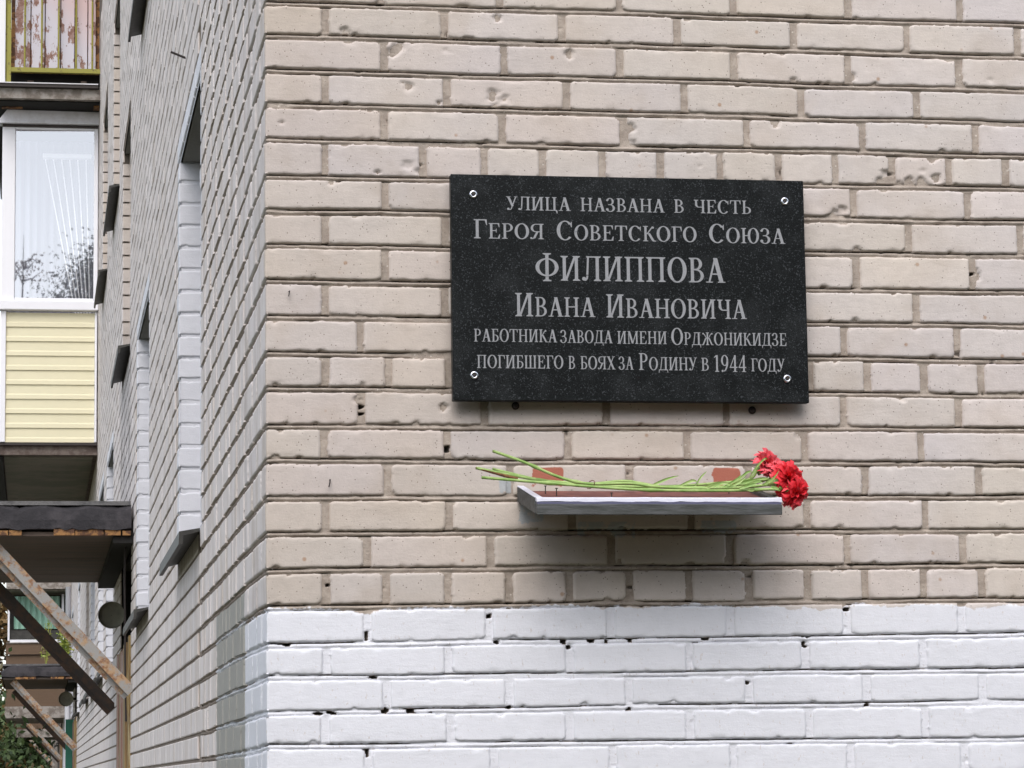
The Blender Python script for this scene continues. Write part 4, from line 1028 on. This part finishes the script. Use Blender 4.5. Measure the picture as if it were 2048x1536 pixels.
# ------------------------------------------------------------------ carnations
def smooth_path(pts, n=6):
    pts = [Vector(p) for p in pts]; out = []
    for i in range(len(pts) - 1):
        p0 = pts[max(i - 1, 0)]; p1 = pts[i]; p2 = pts[i + 1]; p3 = pts[min(i + 2, len(pts) - 1)]
        for k in range(n):
            t = k / n
            out.append(0.5 * ((2 * p1) + (-p0 + p2) * t + (2 * p0 - 5 * p1 + 4 * p2 - p3) * t * t + (-p0 + 3 * p1 - 3 * p2 + p3) * t ** 3))
    out.append(pts[-1]); return out
def stem_tube(pts, r, nodes=()):
    p = smooth_path(pts); n = len(p); rs = []
    for i in range(n):
        t = i / (n - 1); rr = r
        for q in nodes: rr += r * 0.6 * math.exp(-((t - q) / 0.012) ** 2)
        rs.append(rr)
    # resample denser
    return MB().tube(p, rs, 8)
def leaf(pts, w):
    p = smooth_path(pts, 5); V = []; F = []; n = len(p)
    for i, q in enumerate(p):
        t = i / (n - 1); ww = w * (math.sin(math.pi * min(1, t * 0.9 + 0.12)) ** 0.8) * (1 - t * .35)
        V += [tuple(q + Vector((0, -ww * .4, ww))), tuple(q + Vector((0, .0006, 0))), tuple(q + Vector((0, -ww * .5, -ww)))]
        if i:
            b = 3 * i; F += [(b - 3, b, b + 1, b - 2), (b - 2, b + 1, b + 2, b - 1)]
    m = MB(); m.add(V, F)
    return m
def petal_head(c, axis, R, seed, npet=34):
    rr = random.Random(seed); ax = Vector(axis).normalized()
    a = ax.cross(Vector((0.3, 0.2, 1))).normalized(); b = ax.cross(a)
    m = MB(); o = Vector(c)
    for k in range(npet):
        f = (k + .5) / npet
        tilt = math.radians(8 + 98 * f ** 0.8) + rr.uniform(-.15, .15)   # inner petals upright, outer flat
        az = k * 2.39996 + rr.uniform(-.3, .3)
        rad = a * math.cos(az) + b * math.sin(az); tan = ax.cross(rad)
        L = R * rr.uniform(.82, 1.08); W = R * rr.uniform(.62, .88)
        nu, nv = 12, 5; V = []; F = []
        ph = rr.uniform(0, 6.28); fr = rr.uniform(1.5, 2.6); amp = R * rr.uniform(.07, .13)
        for i in range(nv + 1):
            t = i / nv
            for j in range(nu + 1):
                u = -1 + 2 * j / nu
                saw = (0.03 * R * (1 if j % 2 else -1) + 0.04 * R * math.sin(ph + j * 1.9)) if i == nv else 0
                w_ = W * (0.12 + 0.88 * t ** 1.1)
                th2 = tilt * (0.35 + 0.65 * t)
                rr_ = L * t * (1 - 0.10 * u * u * t) + saw
                pos = o + rad * (rr_ * math.sin(th2)) + ax * (rr_ * math.cos(th2) - 0.25 * R) + tan * (u * w_)
                nrm = (rad * math.cos(th2) - ax * math.sin(th2))
                pos = pos + nrm * amp * t * t * math.sin(ph + u * fr * 3.1416) * 1.3 - nrm * (u * u) * w_ * -.25
                V.append(tuple(pos))
        for i in range(nv):
            for j in range(nu):
                q = i * (nu + 1) + j; F.append((q, q + 1, q + nu + 2, q + nu + 1))
        m.add(V, F)
    return m
FL = [
 # label, stem points, nodes, head centre, axis, radius, petal mat, leaves
 ('upper carnation whose pinkish head leans on the wall above the shelf end', [(0.4633, -.12, 2.2398), (0.5637, -.12, 2.217), (0.6594, -.13, 2.2078), (0.7452, -.13, 2.2140), (0.8202, -.13, 2.2028), (0.9501, -.12, 2.2116), (1.0155, -.11, 2.2203), (1.036, -.10, 2.2400), (1.046, -.10, 2.2480)], (.18, .45, .7), (1.060, -.100, 2.2530), (0.65, -0.55, 0.50), .032, M_PETALP,
  [[(0.7879, -.13, 2.1980), (0.8258, -.14, 2.2157), (0.8581, -.14, 2.2253)], [(0.8896, -.14, 2.1999), (0.9085, -.12, 2.2233), (0.9228, -.12, 2.2371)], [(0.985, -.12, 2.214), (1.005, -.13, 2.232), (1.018, -.13, 2.236)], [(0.86, -.13, 2.204), (0.885, -.14, 2.214), (0.897, -.14, 2.212)], [(1.015, -.11, 2.221), (1.028, -.12, 2.243), (1.045, -.13, 2.262), (1.056, -.12, 2.262)]]),
 ('longest carnation with its stem rising highest at the left end and a bright red head', [(0.4545, -.18, 2.2710), (0.5223, -.18, 2.2472), (0.5902, -.18, 2.2183), (0.6533, -.18, 2.2035), (0.7435, -.18, 2.2040), (0.7965, -.18, 2.1975), (0.8926, -.18, 2.1940), (0.9785, -.18, 2.1962), (1.0400, -.17, 2.2030)], (.16, .33, .62), (1.082, -.185, 2.2130), (0.70, -0.70, 0.15), .036, M_PETAL,
  [[(0.8948, -.18, 2.1926), (0.9274, -.18, 2.2044), (0.9489, -.18, 2.2076)], [(0.905, -.18, 2.193), (0.935, -.20, 2.203), (0.958, -.20, 2.199)], [(0.985, -.18, 2.197), (1.010, -.20, 2.207), (1.022, -.205, 2.203)], [(0.9433, -.18, 2.196), (0.9706, -.19, 2.213), (0.9795, -.19, 2.2235)], [(1.0242, -.19, 2.2004), (1.0407, -.215, 2.211), (1.0530, -.225, 2.2290)]]),
 ('carnation with a withered brown stem tip and a red head behind the others', [(0.4224, -.16, 2.2376), (0.4831, -.16, 2.2252), (0.5357, -.16, 2.216), (0.5989, -.16, 2.2067), (0.6624, -.155, 2.2015), (0.7901, -.16, 2.1990), (0.9295, -.155, 2.199), (1.0054, -.15, 2.207), (1.0500, -.14, 2.2180)], (.3, .55, .8), (1.079, -.135, 2.2260), (0.7, -0.5, 0.35), .031, M_PETALP,
  [[(0.954, -.16, 2.1959), (0.9846, -.16, 2.2109), (0.9978, -.16, 2.2236)], [(0.9813, -.15, 2.2068), (1.0300, -.15, 2.2174), (1.0480, -.15, 2.2185)]]),
 ('lowest carnation drooping dark red over the shelf end', [(0.4275, -.20, 2.2137), (0.5288, -.20, 2.2056), (0.6547, -.20, 2.1956), (0.7814, -.205, 2.1880), (0.9413, -.205, 2.1870), (1.0300, -.205, 2.1900), (1.055, -.21, 2.1890)], (.22, .5, .77), (1.090, -.205, 2.1820), (0.75, -0.45, -0.50), .032, M_PETAL,
  [[(0.97, -.21, 2.1915), (0.9918, -.215, 2.1972), (1.0081, -.215, 2.2025)], [(1.0349, -.22, 2.1941), (1.0454, -.235, 2.1880), (1.0453, -.24, 2.1830)], [(1.0023, -.21, 2.1890), (0.9914, -.225, 2.1860), (0.9806, -.23, 2.1855)]])]
for (lab, pts, nodes, hc, ax, R, pm, lvs) in FL:
    t = empty('carnation', pts[4], lab, 'flower', 'carnations lying on the shelf')
    stem_tube(pts, .0031, nodes).build('stem', M_STEM, t, smooth=True)
    axv = Vector(ax).normalized(); h0 = Vector(hc) - axv * R * .95
    last = Vector(pts[-1])
    m = MB(); m.tube([last, last * .4 + h0 * .6, h0, Vector(hc) - axv * R * .35], [.0033, .0060, .0078, .0095], 10)
    m.build('calyx', M_STEM, t, smooth=True)
    petal_head(hc, ax, R, int(R * 1e5)).build('flower_head', pm, t, smooth=True)
    for l in lvs: leaf(l, .0038).build('leaf', M_STEM, t, smooth=True)
    if 'withered' in lab: MB().tube([(0.4215, -.1605, 2.2380), (0.4831, -.1605, 2.2215), (0.510, -.1605, 2.2160)], [.0022, .0036, .0030], 7).build('withered_tip', M_STEMB, t, smooth=True)
rb = MB(); ring = [(0.664 + 0.0006 * math.cos(a), -0.160 + 0.046 * math.cos(a), 2.2035 + 0.0075 * math.sin(a)) for a in [i * math.pi / 10 for i in range(21)]]
rb.tube(ring, .0009, 5, cap=False); o = rb.build('elastic_band', M_TRAY); tag(o, 'thin brown elastic band round the bunch of carnation stems', 'elastic band')

# ------------------------------------------------------------------ small nails in the wall
def nail(name, pts, r, lab):
    o = MB().tube(pts, r, 6).build(name, M_IRON); tag(o, lab, 'nail'); return o
nail('nail', [(0.049, 0.0, 2.630), (0.050, -.010, 2.630), (0.0475, -.011, 2.618)], .0013, 'tiny rusty nail in the corner brick left of the plaque')
nail('nail', [(0.134, 0.0, 2.228), (0.134, -.010, 2.228), (0.131, -.012, 2.212)], .0015, 'bent rusty nail in a brick left of the shelf')
nail('nail', [(0.0, 3.33, 3.965), (-0.05, 3.33, 3.985)], .004, 'dark iron pin sticking out of the side wall above the first window')

# ------------------------------------------------------------------ trees and plants
def tree(name, x, y, h, r, n, mat, lab, cat='tree', group=None, base=0.25, leafs=0.09, seed=1, twiggy=False):
    rr = np.random.default_rng(seed); t = empty(name, (x, y, 0), lab, cat, group)
    m = MB(); m.tube([(x, y, 0), (x + .05, y, h * .4), (x - .03, y + .05, h * .8), (x, y, h * .97)], [v * (.35 if twiggy else 1) for v in (h * .016, h * .012, h * .006, .012)], 8)
    cl = []
    for k in range(26 if not twiggy else 16):
        z0 = h * (base + (0.95 - base) * rr.random()); a = rr.random() * 6.28; L = r * (1.15 - 0.8 * ((z0 / h - base) / (1 - base))) * rr.uniform(.5, 1)
        e = Vector((x + L * math.cos(a), y + L * math.sin(a), z0 + L * rr.uniform(.2, .8)))
        m.tube([(x, y, z0), tuple((Vector((x, y, z0)) * .5 + e * .5) + Vector((0, 0, -.05))), tuple(e)], [v * (.35 if twiggy else 1) for v in (h * .005, h * .003, .010)], 5); cl.append((e, L))
        cl.append(((Vector((x, y, z0)) * .45 + e * .55), L))
    m.build('trunk', M_BARK, t)
    k = rr.integers(0, len(cl), n); cen = np.array([cl[i][0][:] for i in k]); 
    spread = r * (0.22 if not twiggy else .10)
    pos = cen + rr.normal(0, 1, (n, 3)) * spread * np.array([1, 1, .8])
    u = rr.normal(0, 1, (n, 3)); u /= np.linalg.norm(u, axis=1)[:, None]; v = np.cross(u, rr.normal(0, 1, (n, 3))); v /= np.linalg.norm(v, axis=1)[:, None]
    s = leafs * rr.uniform(.5, 1.2, (n, 1))
    V = np.stack([pos - u * s, pos + v * s * .45, pos + u * s, pos - v * s * .45], 1).reshape(-1, 3)
    F = np.arange(4 * n).reshape(n, 4)
    mesh_obj('crown', V, F, mat, t)
    return t
GA, GB = 'trees along the side wall', 'trees behind the viewer'
tree('tree', -1.70, 38.0, 5.0, 1.25, 30000, M_LEAFB, 'brownish autumn tree at the left edge below the balconies', group=GA, seed=3, base=.2, leafs=.07)
tree('tree', -1.95, 30.5, 3.1, 1.35, 12000, M_LEAFD, 'dark green bushy tree at the bottom left corner', group=GA, seed=4, base=.1, leafs=.06)
tree('tree', -1.9, 50.0, 3.3, 1.6, 9000, M_LEAFD, 'dark green tree behind the farther canopies', group=GA, seed=5, base=.1, leafs=.09)
tree('tree', -0.6, 84.0, 3.4, 2.6, 9000, M_LEAFD, 'tree closing the view at the far end of the wall', group=GA, seed=6, base=.1, leafs=.12)
tree('tree', -1.65, -25.0, 13.6, 1.9, 52000, M_LEAFD, 'leafy tree behind the viewer, mirrored in the balcony window', group=GB, seed=8, base=.45, leafs=.052)
tree('tree', -3.7, -24.0, 13.9, 1.0, 700, M_LEAFB, 'sparse twiggy tree behind the viewer, mirrored at the left of the balcony window', group=GB, seed=9, base=.5, leafs=.055, twiggy=True)
for k, (x, y, h, r, w) in enumerate(((-13, -14, 12, 3.6, 'far left'), (-7.5, -15, 10.5, 3.2, 'left'), (2.6, -13, 10.5, 3.3, 'right of centre'), (7.5, -14.5, 12.5, 3.6, 'right'), (12.5, -13, 12, 3.6, 'far right'), (-2.4, -15, 8.6, 3.0, 'central'),
        (-5.5, -10.5, 8.4, 2.7, 'near left'), (5.6, -10, 9.2, 2.9, 'near right'), (-11, -9, 9.5, 3.0, 'near far-left'), (11.2, -8.5, 10, 3.2, 'near far-right'), (-17, -8, 11, 3.6, 'outermost left'), (17.5, -7, 11, 3.6, 'outermost right'))):
    tree('tree', x, y, h * .5, r, 6500, M_LEAFD, 'leafy green tree added behind the viewer to block low light, the ' + w + ' one of the row', group='added light-blocking trees out of view', seed=20 + k, base=.08, leafs=.24)  # trees added out of view to cut light from the low sky
# self-sown saplings on the second canopy
def sapling(x, y, z, h, n, seed, lab):
    rr = random.Random(seed); t = empty('sapling', (x, y, z), lab, 'plant'); m = MB(); cl = []
    for k in range(7):
        e = Vector((x + rr.uniform(-.09, .09), y + rr.uniform(-.1, .1), z + h * rr.uniform(.6, 1)))
        m.tube([(x, y, z), tuple(Vector((x, y, z)) * .5 + e * .5 + Vector((rr.uniform(-.02, .02), 0, 0))), tuple(e)], .003, 4); cl.append(e)
    m.build('stem', M_LEAFY, t); V = []; F = []
    for k in range(n):
        e = rr.choice(cl); f = rr.uniform(.25, 1); p_ = Vector((x, y, z)) * (1 - f) + e * f + Vector((rr.gauss(0, .03), rr.gauss(0, .03), rr.gauss(0, .03)))
        d = Vector((rr.gauss(0, 1), rr.gauss(0, 1), rr.gauss(0, .6))).normalized(); s = d.cross(Vector((rr.gauss(0, 1), rr.gauss(0, 1), rr.gauss(0, 1)))).normalized()
        L = rr.uniform(.018, .035); b = len(V); V += [tuple(p_ - d * L), tuple(p_ + s * L * .35), tuple(p_ + d * L), tuple(p_ - s * L * .35)]; F.append((b, b + 1, b + 2, b + 3))
    mesh_obj('leaves', V, F, M_LEAFY, t)
sapling(-0.13, 27.6, 2.91, 0.50, 420, 3, 'yellow-green weed growing on the roof of the second canopy by the wall')
sapling(-0.34, 28.1, 2.91, 0.62, 110, 5, 'thin light green sprig on the roof of the second canopy, left of the yellow-green weed')
print('bricks', brick_count)
